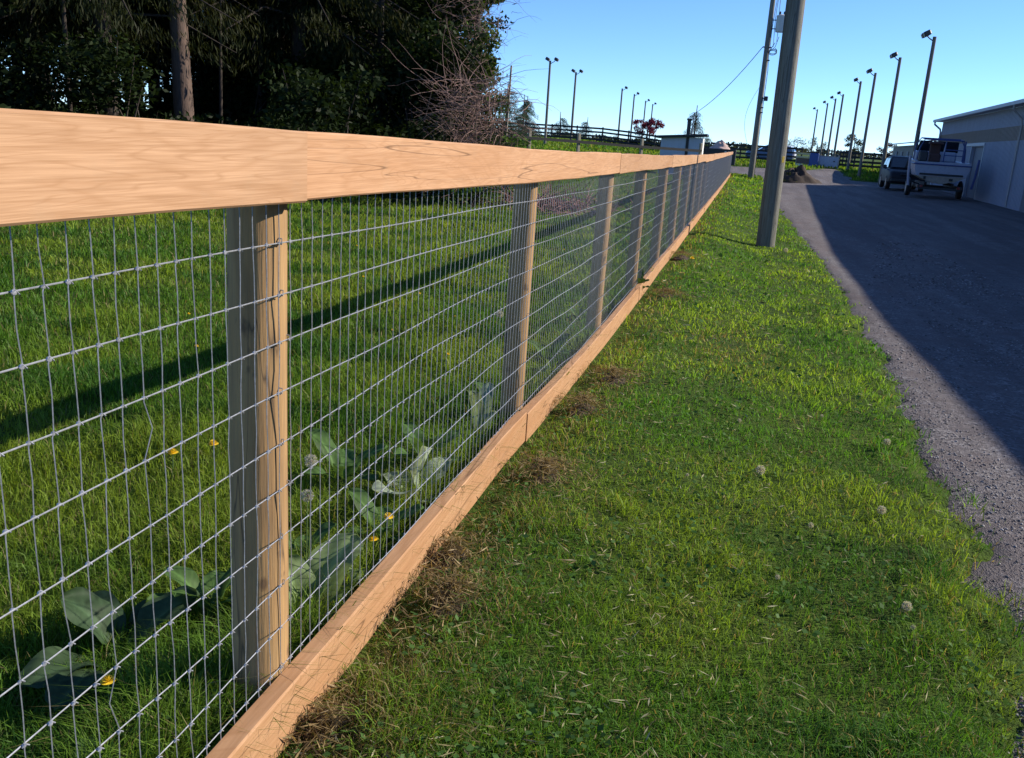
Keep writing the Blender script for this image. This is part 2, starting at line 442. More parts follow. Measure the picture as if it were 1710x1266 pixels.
ys = axis([(-60, -4, 8), (-4, 0, .5), (0, 9, .08), (9, 20, .16), (20, 70, .5), (70, 110, 1), (110, 300, 12), (300, 1500, 100)])
V, F = sheet(xs, ys, lawn_z)
tag(link('ground', np_mesh('ground', V, F, [M_GROUND], smooth=True)), 'green turf of the paddock and the mown verge', 'ground', kind='structure')
xs = axis([(-24, 0, 2), (0, .6, .3), (.6, 2.4, .06), (2.4, 9.4, .35), (9.4, 16, 1.5)])
ys = axis([(-6, 1, .5), (1, 9, .06), (9, 20, .14), (20, 64, .5), (64, 92, .4)])
V, F = sheet(xs, ys, drive_z)
tag(link('driveway', np_mesh('driveway', V, F, [M_GRAVEL], smooth=True)), 'grey gravel driveway, half in the shadow of the barn', 'road', kind='structure')

# ------------------------------------------------------------------ the grass (stuff)
def blades(N, rmin, rmax, a0, a1, keep, hfun, colfun, wmin=.0022, wk=.00105, nseg=1, lean=.5, seed=1):
    g = np.random.default_rng(seed)
    r = np.exp(g.uniform(np.log(rmin), np.log(rmax), N)); a = g.uniform(R(a0), R(a1), N)
    x = r*np.sin(a); y = r*np.cos(a); k = keep(x, y, g); x, y, r = x[k], y[k], r[k]; n = len(x)
    z = np.maximum(lawn_z(x, y), drive_z(x, y))-.004
    h = hfun(x, y, g)*g.uniform(.55, 1.25, n); wd = np.maximum(wmin, wk*r)*g.uniform(.7, 1.4, n)
    h = np.maximum(h, wd*2.2)
    th = g.uniform(0, 2*PI, n); ln = h*lean*g.uniform(.1, 1.3, n); la = g.uniform(0, 2*PI, n)
    dx, dy = np.cos(th)*wd*.5, np.sin(th)*wd*.5; lx, ly = np.cos(la)*ln, np.sin(la)*ln
    b0 = np.stack([x-dx, y-dy, z], 1); b1 = np.stack([x+dx, y+dy, z], 1)
    m0 = np.stack([x-dx*.8+lx*.35, y-dy*.8+ly*.35, z+h*.6], 1); m1 = np.stack([x+dx*.8+lx*.35, y+dy*.8+ly*.35, z+h*.6], 1)
    tp = np.stack([x+lx, y+ly, z+h*np.clip(1-ln/h*.35, .4, 1)], 1)
    V = np.stack([b0, b1, m0, m1, tp], 1).reshape(-1, 3)
    o = np.arange(n)[:, None]*5
    F = np.concatenate([o+np.array([[0, 1, 3]]), o+np.array([[0, 3, 2]]), o+np.array([[2, 3, 4]])])
    c = colfun(x, y, g, n); C = np.repeat(c, 5, axis=0)
    return V, F, C
def mixc(a, b, t): return np.asarray(a)[None]*(1-t[:, None])+np.asarray(b)[None]*t[:, None]
def in_wood(x, y):                                    # the floor of the wood: hardly any grass
    d = (x+4.6)*(-.80)+(y-19.2)*.60
    return ss((d-.6)/2.5)
CLUMPS = [(-.80, 2.66, .17), (-.70, 2.36, .15), (-.66, 3.55, .15), (-.70, 4.70, .2), (-.64, 5.5, .2), (-.80, 1.72, .14), (-.72, 12.9, .3), (-.62, 9.3, .2)]
def bare(x, y):
    b = np.zeros_like(x)
    for cx, cy, r in CLUMPS: b = np.maximum(b, np.exp(-((x-cx)**2+((y-cy)*.8)**2)/(r*r)))
    return b
def keep_right(x, y, g):
    k = (x > FX+.015) & (drive_mask(x, y) < g.uniform(.12, 1.0, len(x))**.8) & (y < 66)
    k &= g.uniform(0, 1, len(x)) > .62*bare(x, y)
    return k & (g.uniform(0, 1, len(x)) > .45*ss((fbm(x*2.6, y*2.6, 41)-.56)/.12))
def h_right(x, y, g):
    return .028+.03*fbm(x*1.7, y*1.7, 44)+.03*ss((fbm(x*3.3, y*3.3, 45)-.56)/.1)+.03*np.exp(-((x+.6)/.14)**2)*fbm(x*4, y*2, 46)-.012*np.exp(-((x+.84)/.07)**2)
def c_right(x, y, g, n):
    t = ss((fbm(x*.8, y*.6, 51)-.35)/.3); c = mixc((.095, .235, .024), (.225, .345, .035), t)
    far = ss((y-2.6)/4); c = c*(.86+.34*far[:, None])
    d = ss((fbm(x*2.4, y*2.4, 52)-.55)/.15)[:, None]; c = c*(1-d)+np.array([[.065, .17, .025]])*d
    dry = (g.uniform(0, 1, n) < .11*(1-.75*far)+.4*np.exp(-((x+.74)/.22)**2)+.55*np.exp(-(((x-.05)/.3)**2+((y-7.3)/1.0)**2)))[:, None]
    c = np.where(dry, mixc((.20, .165, .06), (.30, .24, .11), g.uniform(0, 1, n)), c)
    return c*g.uniform(.6, 1.35, n)[:, None]
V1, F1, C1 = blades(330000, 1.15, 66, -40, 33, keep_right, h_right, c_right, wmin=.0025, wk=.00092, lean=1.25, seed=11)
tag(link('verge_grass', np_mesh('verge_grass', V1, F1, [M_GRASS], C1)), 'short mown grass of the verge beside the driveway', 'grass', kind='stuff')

def keep_left(x, y, g):
    return (x < FX-.07) & (g.uniform(0, 1, len(x)) > .9*in_wood(x, y)) & (y < 75)
def h_left(x, y, g):
    return .05+.05*fbm(x*1.1, y*1.1, 61)+.06*ss((fbm(x*1.9, y*1.9, 62)-.52)/.15)+.24*np.exp(-((x+.95)/.28)**2)*fbm(x*5, y*2, 63)**1.5
def c_left(x, y, g, n):
    t = ss((fbm(x*.7, y*.7, 71)-.35)/.3); c = mixc((.085, .19, .02), (.19, .275, .03), t)
    d = ss((fbm(x*1.9, y*1.9, 72)-.55)/.15)[:, None]; c = c*(1-d)+np.array([[.06, .15, .02]])*d
    dry = (g.uniform(0, 1, n) < .06)[:, None]
    c = np.where(dry, np.array([[.22, .19, .08]]), c)
    return c*g.uniform(.6, 1.35, n)[:, None]
V2, F2, C2 = blades(330000, 1.2, 70, -58, -1, keep_left, h_left, c_left, wmin=.0028, wk=.00095, lean=1.0, seed=12)
tag(link('paddock_grass', np_mesh('paddock_grass', V2, F2, [M_GRASS], C2)), 'longer lush grass of the paddock behind the wire fence', 'grass', kind='stuff')
def keep_far(x, y, g): return (drive_mask(x, y) < .5) & (y > 60) & (y < 110) & (x > -40)
V3_, F3, C3 = blades(60000, 60, 112, -30, 12, keep_far, lambda x, y, g: .12+0*x, c_left, wmin=.02, wk=.0012, lean=.6, seed=13)
tag(link('far_grass', np_mesh('far_grass', V3_, F3, [M_GRASS], C3)), 'far strip of grass between the gravel and the arena', 'grass', kind='stuff')

def quads(P, U, Vv, hu, hv):
    """rhombus leaves: centre P, axes U, Vv"""
    a = P-U*hu[:, None]; b = P+Vv*hv[:, None]; c = P+U*hu[:, None]; d = P-Vv*hv[:, None]
    n = len(P); V = np.stack([a, b, c, d], 1).reshape(-1, 3); o = np.arange(n)[:, None]*4
    return V, o+np.array([[0, 1, 2, 3]])
def rand_axes(g, n, flat=0.0):
    U = g.normal(size=(n, 3)); U[:, 2] *= (1-flat); U /= np.linalg.norm(U, axis=1, keepdims=True)
    W = g.normal(size=(n, 3)); W[:, 2] *= (1-flat); W -= U*np.sum(U*W, 1, keepdims=True); W /= np.linalg.norm(W, axis=1, keepdims=True)
    return U, W
# clippings and low broad-leaved weeds in the turf
g = np.random.default_rng(21)
def scatter(n, a0, a1, rmin, rmax, cond):
    r = np.exp(g.uniform(np.log(rmin), np.log(rmax), n)); a = g.uniform(R(a0), R(a1), n); x, y = r*np.sin(a), r*np.cos(a)
    k = cond(x, y); return x[k], y[k], r[k]
x, y, r = scatter(9500, -38, 32, 1.3, 14, lambda x, y: (x > FX+.03) & (drive_mask(x, y) < .8) & (rng.uniform(0, 1, len(x)) < .35+.65*np.exp(-((x+.5)/.5)**2)))
U, W = rand_axes(g, len(x), .75); P = np.stack([x, y, lawn_z(x, y)+.022+g.uniform(0, .012, len(x))], 1)
Vq, Fq = quads(P, U, W, g.uniform(.008, .028, len(x))*np.maximum(1, r/5), g.uniform(.0012, .0025, len(x))*np.maximum(1, r/3))
cc = mixc((.26, .21, .10), (.50, .47, .30), g.uniform(0, 1, len(x))**1.5)
tag(link('grass_clippings', np_mesh('grass_clippings', Vq, Fq, [M_DRYGRASS], np.repeat(cc, 4, 0))), 'pale dry clippings lying on the mown verge', 'clippings', kind='stuff')
x, y, r = scatter(14000, -40, 32, 1.3, 16, lambda x, y: (x > FX+.03) & (drive_mask(x, y) < .8) & (fbm(x*2.1, y*2.1, 81) > .47))
U, W = rand_axes(g, len(x), .7); P = np.stack([x, y, lawn_z(x, y)+.024+g.uniform(0, .016, len(x))], 1)
s_ = g.uniform(.006, .013, len(x))*np.maximum(1, r/4)
Vq, Fq = quads(P, U, W, s_, s_*.8)
cc = mixc((.045, .11, .022), (.10, .19, .05), g.uniform(0, 1, len(x)))
tag(link('clover_leaves', np_mesh('clover_leaves', Vq, Fq, [M_WEED], np.repeat(cc, 4, 0))), 'small clover leaves scattered through the verge turf', 'clover', kind='stuff')
# loose stones on the driveway
x, y, r = scatter(42000, 8, 40, 2.0, 22, lambda x, y: (drive_mask(x, y) > .3) & (x < 4) & (rng.uniform(0, 1, len(x)) < .12+.88*ss((fbm(x*2.2, y*1.3, 91)-.42)/.2)))
n = len(x); s_ = g.uniform(.003, .0085, n)*np.maximum(1, r/6)
octa = np.array([(1, 0, 0), (0, 1, 0), (-1, 0, 0), (0, -1, 0), (0, 0, .7), (0, 0, -.7)], float)
jit = g.uniform(.55, 1.3, (n, 6, 1)); th = g.uniform(0, 2*PI, n)
rot = np.stack([np.stack([np.cos(th), -np.sin(th)], 1), np.stack([np.sin(th), np.cos(th)], 1)], 1)
O = octa[None]*jit*s_[:, None, None]; O[:, :, :2] = np.einsum('nij,nkj->nki', rot, O[:, :, :2]*np.array([1.3, .9]))
Vs = (O+np.stack([x, y, drive_z(x, y)+s_*.25], 1)[:, None, :]).reshape(-1, 3)
tri = np.array([(0, 1, 4), (1, 2, 4), (2, 3, 4), (3, 0, 4), (1, 0, 5), (2, 1, 5), (3, 2, 5), (0, 3, 5)])
Fs = (np.arange(n)[:, None, None]*6+tri[None]).reshape(-1, 3)
mS, kS, pS = newmat('loose_stone'); at = kS.new('ShaderNodeAttribute', attribute_name='Col'); kS.link(at.outputs['Color'], pS.inputs['Base Color']); pS.inputs['Roughness'].default_value = .8
cc = mixc((.10, .09, .092), (.36, .34, .345), g.uniform(0, 1, n)**1.4)
tag(link('gravel_stones', np_mesh('gravel_stones', Vs, Fs, [mS], np.repeat(cc, 6, 0))), 'loose grey stones along the driveway edge', 'gravel', kind='stuff')

# ------------------------------------------------------------------ the wire fence
FENCE = thing('wire_fence', 'new board fence with round posts and woven galvanised wire mesh along the verge', 'fence', (FX-.1, 1.7, 0))
def board(y0, y1, ztop, hgt, thick, x_out, seed, chip=None):
    q = random.Random(seed); mb = MB(); n = max(4, int((y1-y0)/.22)); secs = []
    ph = q.uniform(0, 6); b = .004
    for i in range(n+1):
        y = y0+(y1-y0)*i/n
        zt = float(ztop(y))+.0022*math.sin(y*1.7+ph)+.0012*math.sin(y*5.3+ph)
        zb = zt-hgt+.0015*math.sin(y*2.3+ph); xo = x_out+.0035*math.sin(y*.9+ph)
        if chip and abs(y-chip) < .07: zt += .006
        xi = xo-thick
        secs.append([(xo, y, zb+b), (xo, y, zt-b), (xo-b, y, zt), (xi+b, y, zt), (xi, y, zt-b), (xi, y, zb+b), (xi+b, y, zb), (xo-b, y, zb)])
    mb.loft(secs); return mb
zt = lambda y: ip(ZTOP, y)
joints = [-3.15, 1.73]+[1.73+4.88*i for i in range(1, 13)]
for i in range(len(joints)-1):
    hgt = .14 if joints[i] < 10 else (.15 if joints[i] < 20 else .17)
    part(FENCE, 'top_rail', board(joints[i]+.002, joints[i+1]-.002, (lambda y, d=(i % 3)*.002: zt(y)-d), hgt, .038, FX, 100+i), M_RAIL, abs_=True)
zb_ = lambda y: ip(ZF, y)+.146
jb = [-3.0, -.75]+[4.05+4.88*i for i in range(0, 13)]
for i in range(len(jb)-1):
    part(FENCE, 'bottom_board', board(jb[i]+.0015, min(jb[i+1], 62)-.0015, (lambda y, d=(i % 2)*.004: zb_(y)+d), .15, .05, FX+.001*(i % 2), 200+i), M_BASE, abs_=True)
posts_y = [-3.17, -.74, 1.71, 4.16, 6.71, 9.08, 11.51, 13.95, 16.4]
while posts_y[-1] < 60: posts_y.append(posts_y[-1]+2.44)
for i, y in enumerate(posts_y):
    q = random.Random(300+i); r0 = .058+q.uniform(-.004, .005); mb = MB(); n = 28; secs = []
    zg = float(ip(ZF, y)); ztp = float(zt(y))-.012; lob = [q.uniform(-1, 1) for _ in range(6)]
    lx, ly = q.uniform(-.008, .008), q.uniform(-.012, .012)
    for a in range(19):
        t = a/18; z = zg-.25+(ztp-zg+.25)*t; rr = r0*(1.03-.05*t)
        sec = []
        for j in range(n):
            an = 2*PI*j/n
            rad = rr*(1+.03*lob[0]*math.cos(2*an+lob[1])+.022*lob[2]*math.cos(3*an+t*2)+.012*math.sin(7*an+9*t*lob[3])+.012*math.sin(11*t+lob[4]*3+an))
            if a == 18: rad -= .004
            sec.append((FX-.046-.06+math.cos(an)*rad+lx*t, y+math.sin(an)*rad+ly*t, z))
        secs.append(sec)
    mb.loft(secs); part(FENCE, 'post', mb, M_POST, smooth=True, abs_=True)
# woven mesh: line wires, stay wires that jog at every knot, and the knots
rows = [1.272, 1.161, 1.056, .951, .839, .724, .613, .497, .382, .27, .165]
XW = FX-.0435
def row_z(k, y):
    zt_, zb2 = float(zt(y)), float(ip(ZF, y)); t = (1.391-rows[k])/1.391
    z = zt_-(zt_-zb2)*t
    lo_ = max(0, (k-3)/7.0)
    d = min(abs(y-p) for p in posts_y)
    return z+lo_*(.012*math.sin(y*2.1+k*1.7)+.006*math.sin(y*5.7+k))*min(1, d*2.5)+.0022*math.sin(y*3.7+k*2.2)
def xw_(y, k=0): 
    d = min(abs(y-p) for p in posts_y); return XW-.005*math.sin(min(1, d/1.22)*PI/2)*math.sin(y*1.3+k*.8)
mb = MB()
for k in range(len(rows)):
    y = -3.1; pts = []
    while y < 61:
        pts.append((xw_(y, k), y, row_z(k, y))); y += .10 if y < 9 else (.3 if y < 25 else 1.0)
    mb.tube(pts, .00135, 5, cap=False)
part(FENCE, 'line_wires', mb, M_WIRE, smooth=True, abs_=True)
mb = MB(); kn = MB(); q = random.Random(5)
y = -1.0; j = 0
while y < 60.5:
    yy = 1.597+(y-1.6)
    off = [q.gauss(0, .0016) for _ in rows]
    slant = q.gauss(.0008, .0009)
    for k in range(len(rows)):
        z0 = row_z(k, yy); ya = yy+off[k]; bot = (k == len(rows)-1)
        z1 = row_z(k+1, yy) if not bot else float(ip(ZF, yy))+.10
        yb = (yy+off[k+1]) if not bot else ya+.002
        if k == 0: mb.tube([(XW+.002, ya, float(zt(yy))-.07), (XW+.001, ya+slant, z0)], .00118, 4, cap=False)
        jog = .0018 if yy < 14 else .0015
        if yy < 7:
            bow = q.gauss(0, .0008) if q.random() > .0025 else q.gauss(0, .009)
            mb.tube([(XW+.0012, ya+jog-.0005, z0+.003), (XW+.0016, ya-jog+slant, z0-.007), (XW+.001+bow*.5, (ya+yb)/2-jog*.1+bow+slant, (z0+z1)/2), (XW+.001, yb+jog, z1+.004)], .00118, 4, cap=False)
        else:
            mb.tube([(XW+.0012, ya-jog, z0), (XW+.001, yb+jog, z1)], .00118, 3, cap=False)
        if yy < 9:
            s_ = .0034*q.uniform(.8, 1.25)
            kn.ball((XW+.0012, ya, z0), s_, 6, 4, 0, (.9, 1.25, 1.15))
            if yy < 4:
                kn.tube([(XW+.003, ya+.001, z0+.002), (XW+.0035, ya+.007, z0-.0035)], .0013, 4)
                kn.tube([(XW+.002, ya-.005, z0-.001), (XW+.004, ya, z0+.0035)], .0013, 4)
    y += .0508
part(FENCE, 'stay_wires', mb, M_WIRE, smooth=True, abs_=True)
part(FENCE, 'wire_knots', kn, M_WIRE, smooth=True, abs_=True)
for p in posts_y[1:7]:
    for k in range(1, len(rows)):
        z = row_z(k, p)+.004; yq = p+.02*math.sin(k*2.1+p)
        st = MB(); st.tube([(XW-.008, yq, z+.006), (XW+.004, yq, z+.005), (XW+.004, yq, z-.006), (XW-.008, yq, z-.007)], .0016, 4); part(FENCE, 'wire_staple', st, M_STEEL, abs_=True)

# ------------------------------------------------------------------ utility poles
def log_pole(mb, h, r0, r1, lean=(0, 0), n=22):
    secs = []
    for a in range(15):
        t = a/14; z = -.3+(h+.3)*t; rr = r0+(r1-r0)*t
        secs.append([(lean[0]*z+math.cos(2*PI*j/n)*rr*(1+.015*math.sin(3*2*PI*j/n+t*3)), lean[1]*z+math.sin(2*PI*j/n)*rr*(1+.012*math.cos(2*2*PI*j/n+t*5)), z) for j in range(n)])
    mb.loft(secs)
def gz(x, y): return float(base_z(x, y))+.02
PA = thing('utility_pole', 'thick bare wooden utility pole standing in the mown verge, nearest to the camera', 'utility pole', (.55, 17.9, gz(.55, 17.9)))
mb = MB(); log_pole(mb, 12.5, .175, .145, (-.012, .0)); part(PA, 'pole', mb, M_POLE, True)
mb = MB(); mb.box((.105, -.14, 1.63), (.05, .012, .11), rz=R(36), bev=.003); part(PA, 'tag', mb, M_YELLOWTAG)
PB = thing('utility_pole', 'farther wooden utility pole carrying a grey transformer can and cables', 'utility pole', (.39, 60.9, gz(.39, 60.9)))
mb = MB(); log_pole(mb, 13.0, .19, .14, (-.004, 0)); part(PB, 'pole', mb, M_POLE, True)
tr = MB(); secs = []
for z, r in [(8.85, .05), (8.86, .29), (9.0, .31), (9.7, .31), (9.74, .32), (9.8, .32), (9.82, .28), (9.88, .1)]:
    secs.append([(.62+r*math.cos(2*PI*j/20), -.1+r*math.sin(2*PI*j/20), z) for j in range(20)])
tr.loft(secs); T = part(PB, 'transformer', tr, M_TRANSF, True)
for dx in (-.12, .12):
    mb = MB(); mb.tube([(.62+dx, -.1, 9.85), (.62+dx, -.1, 10.0), (.62+dx, -.1, 10.05)], [.045, .055, .03], 8); link('bushing', mesh_of('bushing', mb, M_DARKM, True), T)
for z in (9.05, 9.55):
    mb = MB(); mb.box((.24, -.03, z), (.28, .06, .05)); link('bracket', mesh_of('bracket', mb, M_DARKM), T)
mb = MB(); mb.box((.30, -.06, 4.95), (.26, .2, .28), bev=.03); mb.box((.2, -.04, 4.95), (.2, .05, .06)); part(PB, 'junction_box', mb, M_DARKM)
mb = MB(); mb.tube([(.35+.26*math.cos(a*.35)*.9, -.12+.06*math.sin(a*.35), 7.62+.16*math.sin(a*.35)+.004*a) for a in range(40)], .022, 5)
part(PB, 'cable_coil', mb, M_CABLE, True)
mb = MB()
for i, (dx, dz0, dz1) in enumerate([(.18, 12.8, 7.8), (.3, 12.8, 8.0), (.45, 12.9, 8.3)]):
    mb.tube([(dx+.05*math.sin(t*6+i), -.08-.02*i, dz0+(dz1-dz0)*t) for t in np.linspace(0, 1, 12)], .018, 5)
mb.tube([(.42, -.05, 8.25), (.25, -.1, 7.95), (.12, -.15, 7.6), (.2, -.18, 6.6), (.19, -.19, 5.2), (.2, -.19, 0.1)], .02, 5)
mb.tube([(.6, -.05, 8.6), (.45, -.05, 8.0), (.2, -.05, 7.75)], .018, 5)
part(PB, 'riser_cables', mb, M_CABLE, True)
for x, y, z in ((.16, -.14, 7.95), (.16, -.14, 7.2), (.16, -.14, 4.4), (.16, -.14, 4.1), (-.22, -.02, 7.98)):
    mb = MB(); mb.box((x, y, z), (.15, .09, .07), bev=.01); part(PB, 'insulator', mb, M_DARKM)
a = Vector((.1, 60.9, gz(.39, 60.9)+7.98)); b = Vector((-4.75, 80.0, 4.05)); mb = MB()
mb.tube([a.lerp(b, t)+Vector((0, 0, -.75*4*t*(1-t)*.55)) for t in np.linspace(0, 1, 26)], .022, 5)
oo = link('overhead_cable', mesh_of('overhead_cable', mb, M_CABLE, True)); tag(oo, 'single dark service cable sagging from the transformer pole down to the left', 'cable')
mb = MB(); q0 = Vector((.22, 60.8, gz(.39, 60.9)+5.6))
mb.tube([q0+Vector((-1.0*math.sin(t*PI)*.5-.25*t, -.1, -3.6*t)) for t in np.linspace(0, 1, 14)], .009, 4)
oo = link('loose_wire', mesh_of('loose_wire', mb, M_CABLE, True)); tag(oo, 'thin loose wire bowing out on the left of the transformer pole', 'wire')

# ------------------------------------------------------------------ arena flood lights
def light_pole(name, label, x, y, face, twin, grp):
    t = thing(name, label, 'light pole', (x, y, gz(x, y)), 0, grp); h = 7.75-gz(x, y)
    mb = MB(); log_pole(mb, h, .125, .095, (.006*rnd.uniform(-1, 1), 0), 12); part(t, 'pole', mb, M_LPOLE, True)
    mb = MB(); mb.tube([(0, 0, h-.25), (face*.25, 0, h-.1), (face*.42, 0, h+.05)], .03, 6); part(t, 'bracket', mb, M_DARKM)
    for i in range(2 if twin else 1):
        mb = MB(); rot = Matrix.Rotation(face*R(28), 3, 'Y'); cy = (i-.5)*.55 if twin and face < 0 else 0; fx = (.45 if not (twin and face > 0) else (-.28, .5)[i])
        mb.box((face*fx, cy, h+.12), (.36, .36, .26), rot=rot, bev=.05); o = part(t, 'lamp_head', mb, M_DARKM)
        g2 = MB(); g2.box(Vector((face*fx, cy, h+.12))+rot @ Vector((face*.185, 0, -.02)), (.012, .3, .2), rot=rot)
        link('lens', mesh_of('lens', g2, M_STEEL), o)
    return t
GR = 'floodlight poles on the right side of the arena'; GL = 'floodlight poles on the left side of the arena'
ordr = ['nearest and tallest of the right-hand floodlight poles, rising behind the boat', 'second floodlight pole from the right, rising by the low dark barn wing', 'third floodlight pole from the right', 'fourth floodlight pole from the right, right of the small bare tree', 'fifth from right floodlight pole, with a gap after it', 'sixth floodlight pole from the right, in the far close-set group', 'seventh floodlight pole from the right, next to the farthest one', 'farthest and leftmost pole of the right-hand floodlight row']
ordr[2] += ', just right of the small grey tree'; ordr[3] = 'fourth floodlight pole from the right, just left of the small grey tree'
for i, y in enumerate([53.9, 65.1, 77.3, 86.4, 105.1, 113.6, 124.3, 142.5]): light_pole('flood_light_pole', ordr[i], 8.75 if i < 4 else 9.05, y, -1, i < 3, GR)
ordl = ['nearest and tallest of the left-hand floodlight poles, beside the wood', 'second of the left-hand floodlight poles, with a twin head', 'third left-hand floodlight pole, right after the wide gap', 'fourth left-hand floodlight pole, left of the red tree', 'fifth left-hand floodlight pole, rising out of the left of the red tree', 'last and shortest left-hand floodlight pole, above the middle of the red tree']
for i, (x, y) in enumerate([(-17.4, 80.2), (-17.4, 92.4), (-15.9, 116.2), (-15.8, 128), (-16.2, 145.9), (-16.2, 156.6)]): light_pole('flood_light_pole', ordl[i], x, y, 1, i < 2, GL)

# ------------------------------------------------------------------ barn
BA = R(2.6); bn = Vector((math.sin(BA), math.cos(BA), 0)); bp = Vector((math.cos(BA), -math.sin(BA), 0))
B0 = Vector((10.1, 38, 0))
def bw(s, d, z): p = B0+bn*s+bp*d; return (p.x, p.y, z)       # s along the wall, d into the barn
BARN = thing('barn', 'long pale metal-sided barn with a tan band and a grey eave along the driveway', 'barn', bw(0, 0, -.12))
S0, S1, EV = -42.0, 22.6, 3.76
def slab(mb, s0, s1, d0, d1, z0, z1, mi=0):
    P = [bw(s, d, z) for z in (z0, z1) for d in (d0, d1) for s in (s0, s1)]
    mb.add(P, [(0, 1, 3, 2), (4, 6, 7, 5), (0, 4, 5, 1), (2, 3, 7, 6), (0, 2, 6, 4), (1, 5, 7, 3)], mi)
def ribbed(mb, s0, s1, z0, z1, pitch=.23):
    slab(mb, s0, s1, 0, .12, z0, z1); s = s0+.1
    while s < s1-.05: slab(mb, s, s+.035, -.018, .0, z0+.002, z1-.002); s += pitch
DS0, DS1 = 8.6, 11.6                                        # the dark doorway
mb = MB(); ribbed(mb, S0, DS0, -.5, 2.45); ribbed(mb, DS1, S1, -.5, 2.45); slab(mb, DS0, DS1, 0, .12, 2.27, 2.45); ribbed(mb, S0, S1, 3.02, EV)
slab(mb, S0, S1, 15.9, 16, -.5, EV); part(BARN, 'wall', mb, M_SIDING, abs_=True)
mb = MB(); ribbed(mb, S0, S1, 2.452, 3.018); part(BARN, 'band', mb, M_BAND, abs_=True)
for s_ in (S0+.002, S1-.122):
    mb = MB(); P = [bw(s, d, z) for s in (s_, s_+.12) for d, z in ((.121, -.5), (15.88, -.5), (15.88, EV), (8, EV+2.2), (.121, EV))]
    mb.add(P, [(0, 1, 2, 3, 4), (9, 8, 7, 6, 5)]+[(i, i+5, (i+1) % 5+5, (i+1) % 5) for i in range(5)]); part(BARN, 'gable_wall', mb, M_SIDING, abs_=True)
mb = MB()
for d0, z0, d1, z1 in ((-.42, EV+.06, 8.0, EV+2.38), (16.42, EV+.06, 8.0, EV+2.38)):
    P = [bw(s, d, z+o) for o in (0, .07) for s in (S0-.4, S1+.4) for d, z in ((d0, z0), (d1, z1))]
    mb.add(P, [(0, 1, 3, 2), (4, 6, 7, 5), (0, 4, 5, 1), (2, 3, 7, 6), (0, 2, 6, 4), (1, 5, 7, 3)])
part(BARN, 'roof', mb, M_ROOF, abs_=True)
mb = MB(); slab(mb, S0, S1+.2, -.418, 0, EV+.002, EV+.05); part(BARN, 'soffit', mb, M_TRIMW, abs_=True)
mb = MB(); slab(mb, S0, S1+.36, -.53, -.42, EV-.02, EV+.12); part(BARN, 'gutter', mb, M_TRIMW, abs_=True)
def downspout(s):
    mb = MB(); mb.tube([bw(s, -.47, EV-.02), bw(s, -.47, EV-.15), bw(s, -.12, EV-.42), bw(s, -.08, EV-.6), bw(s, -.08, -.1)], .055, 8); part(BARN, 'downspout', mb, M_TRIMW, True, abs_=True)
downspout(S1-.15)
mb = MB(); mb.tube([bw(1.7, -.47, EV-.02), bw(1.7, -.47, EV-.2), bw(1.7, -.12, EV-.5), bw(1.7, -.08, EV-.7), bw(1.7, -.08, -.1)], .036, 8); part(BARN, 'downspout', mb, M_STEEL, True, abs_=True)
mb = MB(); slab(mb, DS0, DS1, .13, .17, -.3, 2.27); part(BARN, 'doorway', mb, M_DOORDARK, abs_=True)
mb = MB(); slab(mb, DS0-.12, DS0, -.03, .02, -.3, 2.36); slab(mb, DS1, DS1+.12, -.03, .02, -.3, 2.36); slab(mb, DS0-.12, DS1+1.5, -.05, -.02, 2.30, 2.42); part(BARN, 'door_frame', mb, M_TRIMW, abs_=True)
mb = MB(); slab(mb, -6.2, -.6, -.06, -.022, -.2, 3.3); D = part(BARN, 'sliding_door', mb, M_DOORDARK, abs_=True)
mb = MB(); slab(mb, -.85, -.8, -.11, -.06, 1.0, 1.3); mb.shift(wloc(BARN)); link('handle', mesh_of('handle', mb, M_STEEL), D)
WING = thing('stable_wing', 'low dark stable building with a shallow roof just beyond the pale barn', 'stable', bw(23.5, .5, -.1))
mb = MB(); slab(mb, 23.4, 50, .1, .22, -.4, 2.55); slab(mb, 49.9, 50, .225, 9, -.4, 2.55); part(WING, 'wall', mb, M_STALLSHADE, abs_=True)  # dark wall colour stands in for the shade inside the open stalls
mb = MB(); P = [bw(s, d, z+o) for o in (0, .08) for s in (23.3, 50.6) for d, z in ((-.5, 2.62), (5, 3.5))]
mb.add(P, [(0, 1, 3, 2), (4, 6, 7, 5), (0, 4, 5, 1), (2, 3, 7, 6), (0, 2, 6, 4), (1, 5, 7, 3)])
P = [bw(s, d, z+o) for o in (0, .08) for s in (23.3, 50.6) for d, z in ((10.5, 2.62), (5, 3.5))]
mb.add(P, [(0, 1, 3, 2), (4, 6, 7, 5), (0, 4, 5, 1), (2, 3, 7, 6), (0, 2, 6, 4), (1, 5, 7, 3)]); part(WING, 'roof', mb, M_ROOF, abs_=True)
for s in (26, 30, 34, 38, 42, 46):
    mb = MB(); slab(mb, s, s+1.3, .05, .098, -.3, 2.1); part(WING, 'stall_door', mb, M_DOORDARK, abs_=True)

